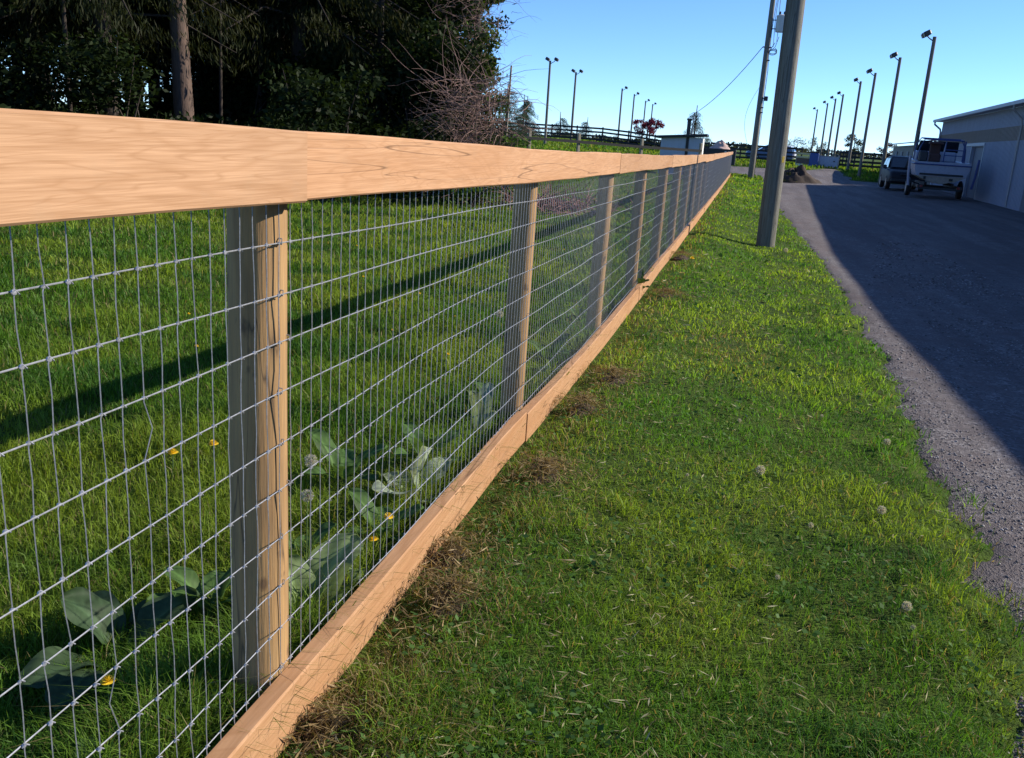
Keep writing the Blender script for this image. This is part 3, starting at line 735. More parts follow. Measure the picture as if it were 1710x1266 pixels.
# ------------------------------------------------------------------ boat on its trailer, car
M_GEL = simple('white_gelcoat', (.36, .39, .49), .3, var=.1)
M_HULLLOW = simple('hull_lower', (.36, .32, .27), .6, var=.25)
M_BLUE = simple('boat_blue', (.03, .06, .22), .4)
M_GLASS = simple('dark_glass', (.012, .014, .018), .08, spec=.8)
M_SEAT = simple('rust_seat', (.09, .04, .032), .7)
M_TYRE = simple('tyre', (.018, .018, .019), .85)
M_RIM = simple('rim', (.42, .43, .45), .35, .7)
bx, by = 8.3, 43.6; BZ = gz(bx, by)
BOAT = thing('motor_boat', 'white motor boat with a dark canopy frame, stern towards the camera', 'boat', (bx, by, BZ+.62), R(-3))
def hull_sec(t):                                             # t 0 stern .. 1 bow
    hb = 1.22*(1-.15*t-.85*max(0, (t-.45)/.55)**2.2); kz = .0+.35*max(0, (t-.5)/.5)**2; gzz = 1.0+.22*t*t
    hb = max(hb, .03); y = 5.0*t
    return hb, kz, gzz, y
lowm, upm, strip, deck = MB(), MB(), MB(), MB(); lo_s, up_s, st_s = [], [], []
for i in range(15):
    hb, kz, gzz, y = hull_sec(i/14); ch = kz+.34
    lo_s.append([(-hb*.88, y, ch), (-hb*.5, y, kz+.13), (0, y, kz), (hb*.5, y, kz+.13), (hb*.88, y, ch)])
    up_s.append([(-hb*.88, y, ch), (-hb*.97, y, ch+.3), (-hb, y, gzz), (-hb+.08, y, gzz+.02), (-hb*.9+.02, y, gzz-.03), (hb*.9-.02, y, gzz-.03), (hb-.08, y, gzz+.02), (hb, y, gzz), (hb*.97, y, ch+.3), (hb*.88, y, ch)])
lowm.loft(lo_s); upm.loft(up_s)
part(BOAT, 'hull', upm, M_GEL, True); part(BOAT, 'hull_bottom', lowm, M_HULLLOW, True)
mb = MB()
for sgn in (-1, 1):
    mb.tube([(sgn*(hull_sec(i/14)[0]+.012), hull_sec(i/14)[3], hull_sec(i/14)[2]-.14) for i in range(15)], .035, 6)
mb.tube([(-1.22, -.02, .86), (1.22, -.02, .86)], .03, 6); part(BOAT, 'rub_rail', mb, M_BLUE, True)
mb = MB(); mb.box((0, -.03, .42), (1.9, .05, .09), bev=.015); mb.box((-.7, -.05, .25), (.1, .06, .14)); mb.box((.45, -.05, .22), (.16, .06, .1)); part(BOAT, 'transom_trim', mb, M_DARKM)
mb = MB(); mb.box((-.1, 2.4, 1.22), (1.9, .7, .5), bev=.08); part(BOAT, 'console', mb, M_GEL)
mb = MB()
for s0_, s1_ in ((-.95, -.35), (-.3, .3), (.35, .95)):
    mb.add([(s0_, 2.62, 1.45), (s1_, 2.62, 1.45), (s1_*.93, 2.2, 1.95), (s0_*.93, 2.2, 1.95)], [(0, 1, 2, 3)])
    mb.add([(s0_, 2.64, 1.45), (s1_, 2.64, 1.45), (s1_*.93, 2.22, 1.95), (s0_*.93, 2.22, 1.95)], [(3, 2, 1, 0)])
part(BOAT, 'windscreen', mb, M_GLASS)
mb = MB()
mb.tube([(-1.1, 1.9, 1.0), (-1.08, 1.85, 1.75), (-.9, 1.8, 2.05), (.9, 1.8, 2.05), (1.08, 1.85, 1.75), (1.1, 1.9, 1.0)], .03, 6)
mb.tube([(-1.05, 1.0, 1.0), (-1.0, .9, 1.6), (-.85, .8, 1.98), (.85, .8, 1.98), (1.0, .9, 1.6), (1.05, 1.0, 1.0)], .03, 6)
mb.tube([(.1, .78, 1.0), (.1, .78, 1.98)], .025, 6); mb.tube([(.95, .8, 1.0), (.95, .8, 1.97)], .03, 6)
for z in (1.3, 1.55): mb.tube([(.1, .78, z), (.95, .8, z)], .022, 6)
for sx in (-.87, .87): mb.tube([(sx, .8, 1.98), (sx, 1.8, 2.05)], .022, 6)
part(BOAT, 'canopy_frame', mb, M_BLUE, True)
mb = MB(); mb.box((-.25, 1.3, 1.15), (.5, .5, .4), bev=.05); mb.box((-.25, 1.52, 1.6), (.5, .12, .6), bev=.05); mb.box((-.25, 1.42, 1.83), (.66, .4, .1), bev=.04); part(BOAT, 'seat', mb, M_SEAT)
mb = MB(); mb.box((-.82, .9, 1.2), (.4, .5, .5), bev=.06); part(BOAT, 'locker', mb, M_DARKM)
BOAT.scale = (.93, 1, .95)
TR = thing('boat_trailer', 'dark steel trailer carrying the white motor boat', 'trailer', (bx, by, BZ), R(-3))
mb = MB()
for sx in (-.85, .85): mb.box((sx, 2.2, .5), (.09, 4.9, .12))
for y in (-.15, 1.4, 3.0, 4.5): mb.box((0, y, .42), (1.7, .09, .1))
mb.box((0, 5.5, .44), (.1, 2.0, .1)); part(TR, 'frame', mb, M_DARKM)
mb = MB()
for sx in (-1.0, 1.0): mb.box((sx*.55, 1.9, .62), (.1, 3.6, .1))
part(TR, 'bunk', mb, M_BLACKWOOD)
for sx in (-1.28, 1.28):
    mb = MB(); mb.tube([(sx, -.1, .5), (sx*1.05, -.12, 1.0), (sx*1.08, -.12, 1.75)], .05, 8); part(TR, 'guide_post', mb, M_GEL if sx < 0 else M_BLUE, True)
def wheel(root, x, y, r, wd, sd):
    mb = MB(); secs = []
    for u, rr in ((-wd/2, r*.62), (-wd/2, r*.9), (-wd*.36, r), (wd*.36, r), (wd/2, r*.9), (wd/2, r*.62)):
        secs.append([(x+u, y+rr*math.cos(2*PI*j/24), r+rr*math.sin(2*PI*j/24)) for j in range(24)])
    mb.loft(secs); wo = part(root, 'wheel', mb, M_TYRE, True)
    mb = MB(); secs = []
    for u, rr in ((wd*.5, r*.63), (wd*.42, r*.55), (wd*.46, r*.2), (wd*.52, r*.15)):
        secs.append([(x+sd*(u+.004), y+rr*math.cos(2*PI*j/20), r+rr*math.sin(2*PI*j/20)) for j in range(20)][::int(sd)])
    mb.loft(secs, cap=True); link('rim', mesh_of('rim', mb, M_RIM, True), wo)
for sx in (-1, 1):
    wheel(TR, sx*1.08, 1.5, .33, .2, sx)
    mb = MB(); mb.tube([(sx*1.08, 1.5+.42*math.cos(a), .33+.42*math.sin(a)) for a in np.linspace(.2, PI-.2, 9)], .06, 5); part(TR, 'mudguard', mb, M_DARKM)
for sx in (-.8, .8):
    mb = MB(); mb.box((sx, -.22, .5), (.22, .05, .1), bev=.01); part(TR, 'tail_light', mb, simple('tail_red', (.25, .02, .02), .3) if 'tail_red' not in MATS else MATS['tail_red'])

def make_car(label, cat, loc, rz, paint, group=None):
    """local +y is the front"""
    t = thing('parked_car', label, cat, loc, rz, group)
    def sec(y, hw, z0, z1, tum=.06):
        b = .1; return [(-hw+b, y, z0), (hw-b, y, z0), (hw, y, z0+b), (hw, y, (z0+z1)/2), (hw-tum*.4, y, z1-b*.8), (hw-tum-b, y, z1), (-hw+tum+b, y, z1), (-hw+tum*.4, y, z1-b*.8), (-hw, y, (z0+z1)/2), (-hw, y, z0+b)]
    mb = MB(); mb.loft([sec(-2.3, .8, .45, .95), sec(-2.22, .9, .32, 1.05), sec(-1.2, .93, .3, 1.08), sec(.9, .93, .3, 1.06), sec(1.3, .93, .3, 1.04), sec(2.0, .9, .32, .98), sec(2.25, .84, .36, .9), sec(2.32, .76, .45, .8)])
    body = part(t, 'body', mb, paint, True)
    def csec(y, hw, hwt, z0, z1): return [(-hw, y, z0), (hw, y, z0), (hwt, y, z1-.05), (hwt-.1, y, z1), (-hwt+.1, y, z1), (-hwt, y, z1-.05)]
    mb = MB(); mb.loft([csec(-2.18, .86, .74, 1.03, 1.1), csec(-1.75, .87, .72, 1.03, 1.66), csec(-.6, .88, .72, 1.03, 1.74), csec(.25, .88, .72, 1.03, 1.68), csec(1.15, .86, .78, 1.02, 1.09)]); part(t, 'cabin', mb, paint, True)
    mb = MB(); mb.add([(-.76, 1.11, 1.14), (.76, 1.11, 1.14), (.64, .36, 1.61), (-.64, .36, 1.61)], [(0, 1, 2, 3)]); mb.shift((0, -.02, -.012)); part(t, 'windscreen', mb, M_GLASS)
    mb = MB(); mb.add([(-.74, -2.17, 1.14), (.74, -2.17, 1.14), (.64, -1.83, 1.58), (-.64, -1.83, 1.58)], [(3, 2, 1, 0)]); mb.shift((0, .012, 0)); part(t, 'rear_window', mb, M_GLASS)
    for sx in (-1, 1):
        for y0, y1, yt0, yt1 in ((-1.65, -.72, -1.6, -.74), (-.62, .85, -.62, .3)):
            mb = MB(); mb.add([(sx*.872, y0, 1.12), (sx*.872, y1, 1.12), (sx*.755, yt1, 1.58), (sx*.755, yt0, 1.58)], [(0, 1, 2, 3)[::sx]]); mb.shift((-sx*.012, 0, 0)); part(t, 'side_window', mb, M_GLASS)
        mb = MB(); mb.box((sx*1.03, .75, 1.14), (.2, .12, .2), bev=.04); mb.box((sx*.93, .78, 1.08), (.12, .05, .05)); part(t, 'mirror', mb, M_DARKM)
        mb = MB(); mb.ball((sx*.66, 2.2, .76), .13, 12, 8, 0, (1.35, .7, .8)); part(t, 'headlight', mb, M_RIM, True)
        mb = MB(); mb.box((sx*.76, -2.25, .86), (.14, .08, .28), bev=.02); part(t, 'tail_light', mb, MATS['tail_red'])
        for y in (-1.4, 1.42): wheel(t, sx*.83, y, .36, .22, sx)
    mb = MB(); mb.box((0, 2.29, .76), (.8, .06, .16), bev=.02); part(t, 'grille', mb, M_DARKM)
    for y in (2.3, -2.28):
        mb = MB(); mb.box((0, y, .5), (1.64, .13, .17), bev=.05); part(t, 'bumper', mb, M_DARKM)
    return t
M_CARDARK = simple('dark_paint', (.012, .014, .022), .45, 0, var=.1, spec=.2)
M_CARBLUE = simple('blue_paint', (.10, .14, .24), .3, .2, var=.1)
M_CARWHITE = simple('white_car_paint', (.6, .62, .64), .3, var=.08)
make_car('dark car parked beside the boat, its front towards the camera', 'car', (8.25, 53.4, gz(8.25, 53.4)), R(178), M_CARDARK)

# ------------------------------------------------------------------ black arena fences, gate, field fence
def rail_fence(label, pts, h, rails, step, name='board_fence', pm=None, rm=None, bh=.13):
    pm = pm or M_BLACKWOOD; rm = rm or M_BLACKWOOD
    t = thing(name, label, 'fence', (pts[0][0], pts[0][1], gz(*pts[0])))
    for (x0, y0), (x1, y1) in zip(pts[:-1], pts[1:]):
        L = math.hypot(x1-x0, y1-y0); n = max(1, int(L/step)); an = math.atan2(y1-y0, x1-x0)
        P = [(x0+(x1-x0)*i/n, y0+(y1-y0)*i/n) for i in range(n+1)]
        for i, (x, y) in enumerate(P):
            mb = MB(); mb.box((x, y, gz(x, y)+h/2), (.13, .13, h+.2), rz=an, bev=.015); part(t, 'post', mb, pm, abs_=True)
        for rr in rails:
            mb = MB()
            for (xa, ya), (xb, yb) in zip(P[:-1], P[1:]):
                za, zb2 = gz(xa, ya)+rr, gz(xb, yb)+rr; d = Vector((-(yb-ya), xb-xa, 0)).normalized()*-.085
                mb.loft([[(xq+d.x*s, yq+d.y*s, zq+o) for s, o in ((.8, -bh/2), (1.25, -bh/2), (1.25, bh/2), (.8, bh/2))] for xq, yq, zq in ((xa, ya, za), (xb, yb, zb2))])
            part(t, 'rail', mb, rm, abs_=True)
    return t
rail_fence('black four-rail arena fence running behind both utility poles', [(-3.4, 90), (4.9, 90)], 1.55, (1.5, 1.12, .76, .4), 2.4, bh=.17)
rail_fence('black board arena fence between the solid gate and the dark stable', [(8.3, 90), (17, 90)], 1.5, (1.45, 1.08, .7, .35), 2.4, bh=.2)
rail_fence('long black arena fence on the left, below the two nearest floodlights', [(-27, 92), (-3.6, 90)], 1.5, (1.45, 1.1, .72, .4), 2.6, bh=.17)
rail_fence('field fence with weathered grey posts and one dark top board', [(-11.2, 38), (-7.4, 41.2), (-2.2, 45.5)], 1.72, (1.46,), 2.35, name='field_fence', pm=M_GREYPOST, bh=.12)
rail_fence('black side fence of the arena along the right row of floodlights', [(9.6, 90), (9.6, 140)], 1.5, (1.4, 1.0, .6), 3.5, bh=.16)
M_GATEW = simple('gate_pale', (.34, .40, .52), .5); M_BINB = simple('bin_blue', (.04, .085, .30), .45); M_PLANKY = simple('pale_yellow_board', (.62, .53, .30), .6)
gt = thing('gate', 'low pale solid gate at the top of the gravel ramp', 'gate', (7.3, 89.6, gz(7.3, 89.6)))
mb = MB(); mb.box((0, 0, .55), (1.7, .05, .85), bev=.01); part(gt, 'panel', mb, M_GATEW)
mb = MB()
for x in (-.88, .88): mb.box((x, 0, .55), (.1, .1, 1.2), bev=.01)
mb.box((0, 0, 1.02), (1.64, .07, .07)); mb.box((0, 0, .1), (1.64, .07, .07)); part(gt, 'gate_frame', mb, M_STEEL)
mb = MB(); mb.box((.5, -.05, .6), (.14, .05, .1), bev=.01); part(gt, 'latch', mb, M_DARKM)
bn_ = thing('storage_bin', 'bright blue upright bin beside the pale gate', 'bin', (6.0, 89.5, gz(6.0, 89.5)))
mb = MB(); mb.box((0, 0, .62), (.8, .7, 1.24), bev=.05); part(bn_, 'body', mb, M_BINB)
mb = MB(); mb.box((0, 0, 1.3), (.86, .76, .1), bev=.03); part(bn_, 'lid', mb, M_DARKM)
jb_ = thing('barrier', 'striped yellow and white board barrier between the black fence and the blue bin', 'barrier', (5.2, 89.3, gz(5.2, 89.3)))
for z, m_ in ((1.12, M_PLANKY), (.82, M_PLANKY), (.12, M_WHITE)):
    mb = MB(); mb.box((-.05, 0, z), (1.5, .06, .16), bev=.01); part(jb_, 'board', mb, m_)
mb = MB(); mb.box((-.05, .08, .48), (1.5, .04, .5)); part(jb_, 'back_panel', mb, simple('brown_panel', (.17, .11, .09), .7))
mb = MB()
for x in (-.75, .68): mb.box((x, .05, .6), (.1, .1, 1.3))
part(jb_, 'upright', mb, M_GREYPOST)
HD = thing('hedge', 'dark clipped row of brush standing inside the arena below the red tree', 'hedge', (-9.6, 93.5, gz(-9.6, 93.5)))
C = [(x, rnd.uniform(-.3, .3), rnd.uniform(.35, .9)) for x in np.linspace(-5, 5, 40)]; HEDGE = (HD, C)
# dirt pile
def pile_mesh(rx, ry, h, seed, n=34, m=12):
    mb = MB(); V = []; q = seed
    V.append((0, 0, h))
    for i in range(1, m+1):
        t = i/m
        for j in range(n):
            a = 2*PI*j/n; nz = float(fbm(math.cos(a)*t*4.5+q, math.sin(a)*t*4.5+q, 7))
            rr = t*(1+.25*(float(fbm(math.cos(a)*1.4+q, math.sin(a)*1.4, 8, 2))-.5))
            V.append((rx*rr*math.cos(a)+.1*h*(1-t), ry*rr*math.sin(a), h*(1-t)**1.1*(1+1.1*(nz-.5))+(nz-.5)*.28*h*(t < .95)-.05*(i == m)))
    F = [(0, 1+j, 1+(j+1) % n) for j in range(n)]
    for i in range(m-1):
        for j in range(n): F.append((1+i*n+j, 1+(i+1)*n+j, 1+(i+1)*n+(j+1) % n, 1+i*n+(j+1) % n))
    mb.add(V, F); return mb
DP = thing('dirt_pile', 'heap of dark soil and turf on the gravel behind the near utility pole', 'dirt pile', (3.15, 61.3, gz(3.15, 61.3)))
part(DP, 'soil', pile_mesh(1.75, 1.2, .95, 3.3), M_SOIL, True)
g = np.random.default_rng(77); n = 1500; a = g.uniform(0, 2*PI, n); t = g.uniform(.25, 1, n)**.7
P = np.stack([1.7*t*np.cos(a)*.9-.3, 1.15*t*np.sin(a), .95*(1-t)**1.15+.03], 1); k = (P[:, 0] < .5) & (P[:, 1] < .3); P = P[k]
U, W = rand_axes(g, len(P)); Vq, Fq = quads(P, U, W, np.full(len(P), .07), np.full(len(P), .02))
link('turf', np_mesh('turf', Vq, Fq, [M_GRASS], np.repeat(mixc((.05, .08, .02), (.12, .14, .04), g.uniform(0, 1, len(P))), 4, 0)), DP)

# shed, tarp heap, flat wagon behind the end of the fence
SH = thing('shed', 'small pale shed with a flat dark roof beyond the paddock rail', 'shed', (-3.75, 55, gz(-3.75, 55)))
shh = 1.95-gz(-3.75, 55)
mb = MB()
for y in (-.9, .9): mb.box((-.0, y, shh/2-.1), (2.3, .08, shh+.1))
mb.box((-1.11, 0, shh/2-.1), (.08, 1.72, shh+.1)); part(SH, 'wall', mb, siding('shed_siding', (.52, .56, .66)))
mb = MB(); mb.box((1.19, -.1, shh/2-.1), (.07, 1.72, shh+.1)); part(SH, 'end_wall', mb, M_WHITE)  # sunlight on this end is put into its whiter colour
mb = MB(); mb.box((.35, -.955, shh/2), (.16, .03, shh)); part(SH, 'corner_post', mb, M_DARKM)
mb = MB(); mb.box((.0, 0, shh+.0), (2.9, 2.3, .14), rot=Matrix.Rotation(R(-5), 3, 'Y'), bev=.02); part(SH, 'roof', mb, M_DARKM)
WG = thing('flat_wagon', 'low dark wagon standing behind the far end of the fence', 'wagon', (-1.9, 66, gz(-1.9, 66)))
mb = MB(); mb.box((0, 0, 1.2), (2.3, 1.4, 1.05), bev=.03); part(WG, 'bed', mb, M_DARKM)
for i, x in enumerate((.45, .68, .9)):
    mb = MB(); mb.box((x, -.72, 1.52), (.14, .03, .12)); part(WG, 'reflector', mb, M_WHITE)
for x in (-.8, .8): wheel(WG, x, 0, .36, .2, 1 if x > 0 else -1)
HP = thing('covered_heap', 'pinkish tan tarpaulin draped over a heap on the dark wagon', 'tarpaulin', (-1.85, 66, gz(-1.9, 66)+1.72))
part(HP, 'tarpaulin', pile_mesh(.75, .6, .62, 9.1), simple('tarp_pink', (.55, .38, .32), .7, var=.35), True)

# far cars seen through the arena fence
make_car('white car parked beyond the arena fence, just right of the far utility pole', 'car', (3.0, 108, gz(3.0, 108)), R(80), M_CARWHITE)
make_car('blue car parked beyond the arena fence, between the two utility poles', 'car', (2.2, 99, gz(2.2, 99)), R(95), M_CARBLUE)

# ------------------------------------------------------------------ foliage
def leaf_cloud(n, centers, radii, sz, cols, seed, flat=.2, droop=0, shell=.55):
    g = np.random.default_rng(seed); m = len(centers); ctr = np.asarray(centers, float); rad = np.asarray(radii, float)
    wgt = (rad[:, 0]*rad[:, 1]*rad[:, 2])**.7; i = g.choice(m, n, p=wgt/wgt.sum())
    d = g.normal(size=(n, 3)); d /= np.linalg.norm(d, axis=1, keepdims=True); rr = g.uniform(0, 1, n)**shell
    P = ctr[i]+d*rad[i]*rr[:, None]
    U, W = rand_axes(g, n, flat)
    if droop: U[:, 2] = -abs(U[:, 2])-droop; U /= np.linalg.norm(U, axis=1, keepdims=True); W -= U*np.sum(U*W, 1, keepdims=True); W /= np.linalg.norm(W, axis=1, keepdims=True)
    s = g.uniform(sz*.6, sz*1.3, n); V, F = quads(P, U, W, s, s*.55)
    tint = g.uniform(0, 1, m)[i]*.6+g.uniform(0, 1, n)*.4
    C = np.zeros((n, 3)); lo_, hi_ = np.asarray(cols[0]), np.asarray(cols[1]); C = lo_[None]*(1-tint[:, None])+hi_[None]*tint[:, None]
    return V, F, np.repeat(C, 4, 0)
V, F, Cc = leaf_cloud(5200, HEDGE[1], [(.4, .35, .4)]*40, .09, ((.012, .02, .016), (.035, .05, .035)), 130); link('foliage', np_mesh('foliage', V, F, [M_LEAF], Cc), HEDGE[0])
def blob_set(seed, n, cx, h0, h1, rfun, rs):
    q = random.Random(seed); C, Rr = [], []
    for i in range(n):
        z = q.uniform(h0, h1); R_ = rfun(z)*math.sqrt(q.random()); a = q.uniform(0, 2*PI)
        C.append((cx[0]+R_*math.cos(a), cx[1]+R_*math.sin(a), z)); r = q.uniform(*rs); Rr.append((r, r, r*q.uniform(.5, .9)))
    return C, Rr
def trunk_mb(h, r0, r1, seed, limbs=6, z0=.35, spread=1.6):
    q = random.Random(seed); mb = MB(); pts, rs = [], []; ax, ay = q.uniform(-.03, .03), q.uniform(-.03, .03)
    for i in range(13):
        t = i/12; pts.append((ax*h*t+.05*math.sin(t*4+seed), ay*h*t+.05*math.cos(t*3+seed), -.2+(h+.2)*t)); rs.append((r0+(r1-r0)*t)*(1.35 if i == 0 else 1.08 if i == 1 else 1))
    mb.tube(pts, rs, 12)
    for k in range(limbs):
        t = z0+(1-z0)*(k+q.random())/limbs*.95; p = Vector(pts[int(t*12)]); a = q.uniform(0, 2*PI); L = spread*q.uniform(.6, 1.2)*(1.1-t*.5)
        d = Vector((math.cos(a), math.sin(a), q.uniform(.1, .7)))
        mb.tube([p, p+d*L*.5+Vector((0, 0, .1*L)), p+d*L+Vector((0, 0, .05*L))], [r0*.35*(1.1-t), r0*.22*(1.1-t), .008], 6)
    return mb
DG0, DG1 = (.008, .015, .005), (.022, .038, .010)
def broad_tree(seed, h, crown0, rad, r0, label, cat, group, loc, nleaf=7000, sz=.085, cols=(DG0, DG1)):
    t = thing('woodland_tree', label, cat, loc, 0, group)
    part(t, 'trunk', trunk_mb(h*.95, r0, r0*.25, seed, 7, crown0/h*.9, rad), M_BARK2, True)
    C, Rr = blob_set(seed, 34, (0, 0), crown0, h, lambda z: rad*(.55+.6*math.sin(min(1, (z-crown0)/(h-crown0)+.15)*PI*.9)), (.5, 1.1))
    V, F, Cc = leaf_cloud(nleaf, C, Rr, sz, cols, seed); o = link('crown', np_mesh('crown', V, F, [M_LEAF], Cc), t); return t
def spruce(seed, h, z0, rad, r0, label, group, loc, n=7000, bark=None, cols=((.010, .017, .006), (.045, .048, .014))):
    t = thing('spruce_tree', label, 'spruce', loc, 0, group); q = random.Random(seed)
    part(t, 'trunk', trunk_mb(h, r0, .03, seed, 0), bark or M_BARK, True)
    g = np.random.default_rng(seed); Ps, Us, S_, T_ = [], [], [], []; lim = MB(); z = z0; 
    while z < h-.3:
        for _ in range(3):
            a = q.uniform(0, 2*PI); L = rad*(1-(z-z0)/(h-z0))**.7*q.uniform(.75, 1.1)+.25
            e = [(0, 0, z), (math.cos(a)*L*.5, math.sin(a)*L*.5, z+.02*L), (math.cos(a)*L, math.sin(a)*L, z-.22*L)]
            lim.tube(e, [.035, .022, .008], 5)
            m = int(30+L*150); u = g.uniform(.15, 1, m); side = g.normal(0, .16*L**.5, m)
            px = math.cos(a)*L*u-math.sin(a)*side; py = math.sin(a)*L*u+math.cos(a)*side; pz = z-.22*L*u**1.8-abs(side)*.3-g.uniform(0, .5, m)*(.3+.6*u)
            Ps.append(np.stack([px, py, pz], 1)); dd = np.stack([math.cos(a)*.35+g.normal(0, .3, m), math.sin(a)*.35+g.normal(0, .3, m), -g.uniform(.5, 1.3, m)], 1); Us.append(dd)
            S_.append(g.uniform(.045, .11, m)); T_.append(np.clip(g.uniform(0, 1)*.6+g.uniform(0, .4, m), 0, 1))
        z += q.uniform(.28, .42)
    P = np.concatenate(Ps); U = np.concatenate(Us); U /= np.linalg.norm(U, axis=1, keepdims=True); W = g.normal(size=P.shape); W -= U*np.sum(U*W, 1, keepdims=True); W /= np.linalg.norm(W, axis=1, keepdims=True)
    s = np.concatenate(S_); tt = np.concatenate(T_); V, F = quads(P, U, W, s, s*.14)
    part(t, 'limbs', lim, M_BARK2); link('needles', np_mesh('needles', V, F, [M_LEAF], np.repeat(mixc(cols[0], cols[1], tt), 4, 0)), t); return t
def shrub(seed, h, rad, label, cat, group, loc, n=4200, sz=.06, cols=(DG0, DG1), name='shrub', stems=6, zlow=.05):
    t = thing(name, label, cat, loc, 0, group); q = random.Random(seed); mb = MB()
    for k in range(stems):
        a = q.uniform(0, 2*PI); L = q.uniform(.4, .9)
        mb.tube([(.1*math.cos(a), .1*math.sin(a), -.1), (rad*.35*math.cos(a), rad*.35*math.sin(a), h*.45), (rad*L*math.cos(a+.3), rad*L*math.sin(a+.3), h*q.uniform(.7, .98))], [.03, .02, .006], 5)
    part(t, 'stems', mb, M_BARK2)
    C, Rr = blob_set(seed, 16, (0, 0), zlow*h, h*.92, lambda z: rad*(1-.45*(z/h)**2), (.22*rad+.1, .42*rad+.14))
    V, F, Cc = leaf_cloud(n, C, Rr, sz, cols, seed, shell=.45); link('foliage', np_mesh('foliage', V, F, [M_LEAF], Cc), t); return t

WG_ = 'trees of the dark wood'; UG = 'undergrowth shrubs of the dark wood'
def wz(x, y): return float(base_z(x, y))+.02
big = spruce(31, 17, 5.3, 3.1, .215, 'big rough-barked spruce with a sunlit lower trunk at the front of the wood', WG_, (-11.7, 17.65, wz(-11.7, 17.65)))
sp2 = spruce(32, 15, 3.4, 2.8, .20, 'shaded thick-trunked spruce left of the sunlit trunk', WG_, (-13.0, 16.9, wz(-13, 16.9)), bark=M_BARK2)
LSP = 'tall dark spruce standing deep inside the wood'; LBR = 'slender dark-stemmed woodland tree inside the wood'; LSH = 'dark leafy undergrowth shrub on the floor of the wood'
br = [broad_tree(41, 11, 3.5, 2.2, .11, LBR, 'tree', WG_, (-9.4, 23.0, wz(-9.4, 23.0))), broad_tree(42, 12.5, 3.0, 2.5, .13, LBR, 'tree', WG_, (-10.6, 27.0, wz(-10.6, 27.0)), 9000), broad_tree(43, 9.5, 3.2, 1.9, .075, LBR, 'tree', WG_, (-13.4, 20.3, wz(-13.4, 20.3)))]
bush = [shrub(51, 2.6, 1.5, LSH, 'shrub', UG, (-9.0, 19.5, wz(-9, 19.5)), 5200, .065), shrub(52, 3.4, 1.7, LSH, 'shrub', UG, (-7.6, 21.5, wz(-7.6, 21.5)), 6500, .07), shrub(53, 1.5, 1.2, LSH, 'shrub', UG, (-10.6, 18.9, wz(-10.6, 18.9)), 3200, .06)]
def wood_ok(x, y, m=1.2):
    return (x+4.6)*(-.80)+(y-19.2)*.60 > .3 and x < -(y*.258)-m
def sunlane(x, y, wd, s0, s1):                        # keeps the gap through which the sun reaches the big trunk
    a, b = (x+11.7)*.9135+(y-17.65)*.4067, -(x+11.7)*.4067+(y-17.65)*.9135
    return s0 < a < s1 and abs(b) < wd
q = random.Random(99); placed = [(-11.7, 17.65), (-13, 16.9), (-9.4, 23.0), (-10.6, 27.0), (-13.4, 20.3)]
tries = 0
while len(placed) < 72 and tries < 4000:
    tries += 1; x, y = q.uniform(-34, -5), q.uniform(9, 40)
    if not wood_ok(x, y, 3.7) or min(math.hypot(x-a, y-b) for a, b in placed) < 1.9: continue
    if math.hypot(x+11.7, y-17.65) < 2.6: continue
    if sunlane(x, y, 2.3, .8, 9): continue
    d_in = (x+4.6)*(-.80)+(y-19.2)*.60
    if d_in > 19 or d_in < 4.7: continue
    placed.append((x, y)); s = q.uniform(.85, 1.15)
    src, lb = (sp2, LSP) if q.random() < .2 else (q.choice(br), LBR)
    dup(src, (x, y, wz(x, y)), q.uniform(0, 6.28), s, lb, WG_)
sap = broad_tree(44, 9.5, 4.6, 1.1, .05, LBR, 'tree', WG_, (-16.5, 17.2, wz(-16.5, 17.2)), 1300)
placed.append((-16.5, 17.2)); tries = 0; ns = 0
while ns < 34 and tries < 3000:
    tries += 1; x, y = q.uniform(-32, -8), q.uniform(10, 34); az = math.degrees(math.atan2(-x, y)); d_in = (x+4.6)*(-.80)+(y-19.2)*.60
    if az < 27 or az > 48 or d_in < 4.5 or d_in > 17 or sunlane(x, y, 1.0, .5, 9) or min(math.hypot(x-a, y-b) for a, b in placed) < .8: continue
    placed.append((x, y)); ns += 1; dup(sap, (x, y, wz(x, y)), q.uniform(0, 6.28), q.uniform(.8, 1.25), LBR, WG_)
pb = [(-9, 19.5), (-7.6, 21.5), (-10.6, 18.9)]; tries = 0
while len(pb) < 105 and tries < 9000:
    tries += 1; x, y = q.uniform(-30, -5.5), q.uniform(8, 36)
    if not wood_ok(x, y, 1.9) or min(math.hypot(x-a, y-b) for a, b in pb) < 1.2: continue
    if math.hypot(x+11.7, y-17.65) < 1.8 or sunlane(x, y, 2.0, 0, 5): continue
    d_in = (x+4.6)*(-.80)+(y-19.2)*.60
    az = math.degrees(math.atan2(-x, y)); tall = az < 30
    if d_in > 20 or d_in < (2.6 if az > 26 else .8): continue
    if az > 33 and (d_in > 8 or q.random() < .5): continue
    src = bush[1] if (q.random() < (.75 if tall else (.4 if d_in > 7 else .1) if az < 33 else .04)) else q.choice((bush[0], bush[2]))
    pb.append((x, y)); dup(src, (x, y, wz(x, y)), q.uniform(0, 6.28), (1, 1, q.uniform(.75, 1.15)), LSH, UG)
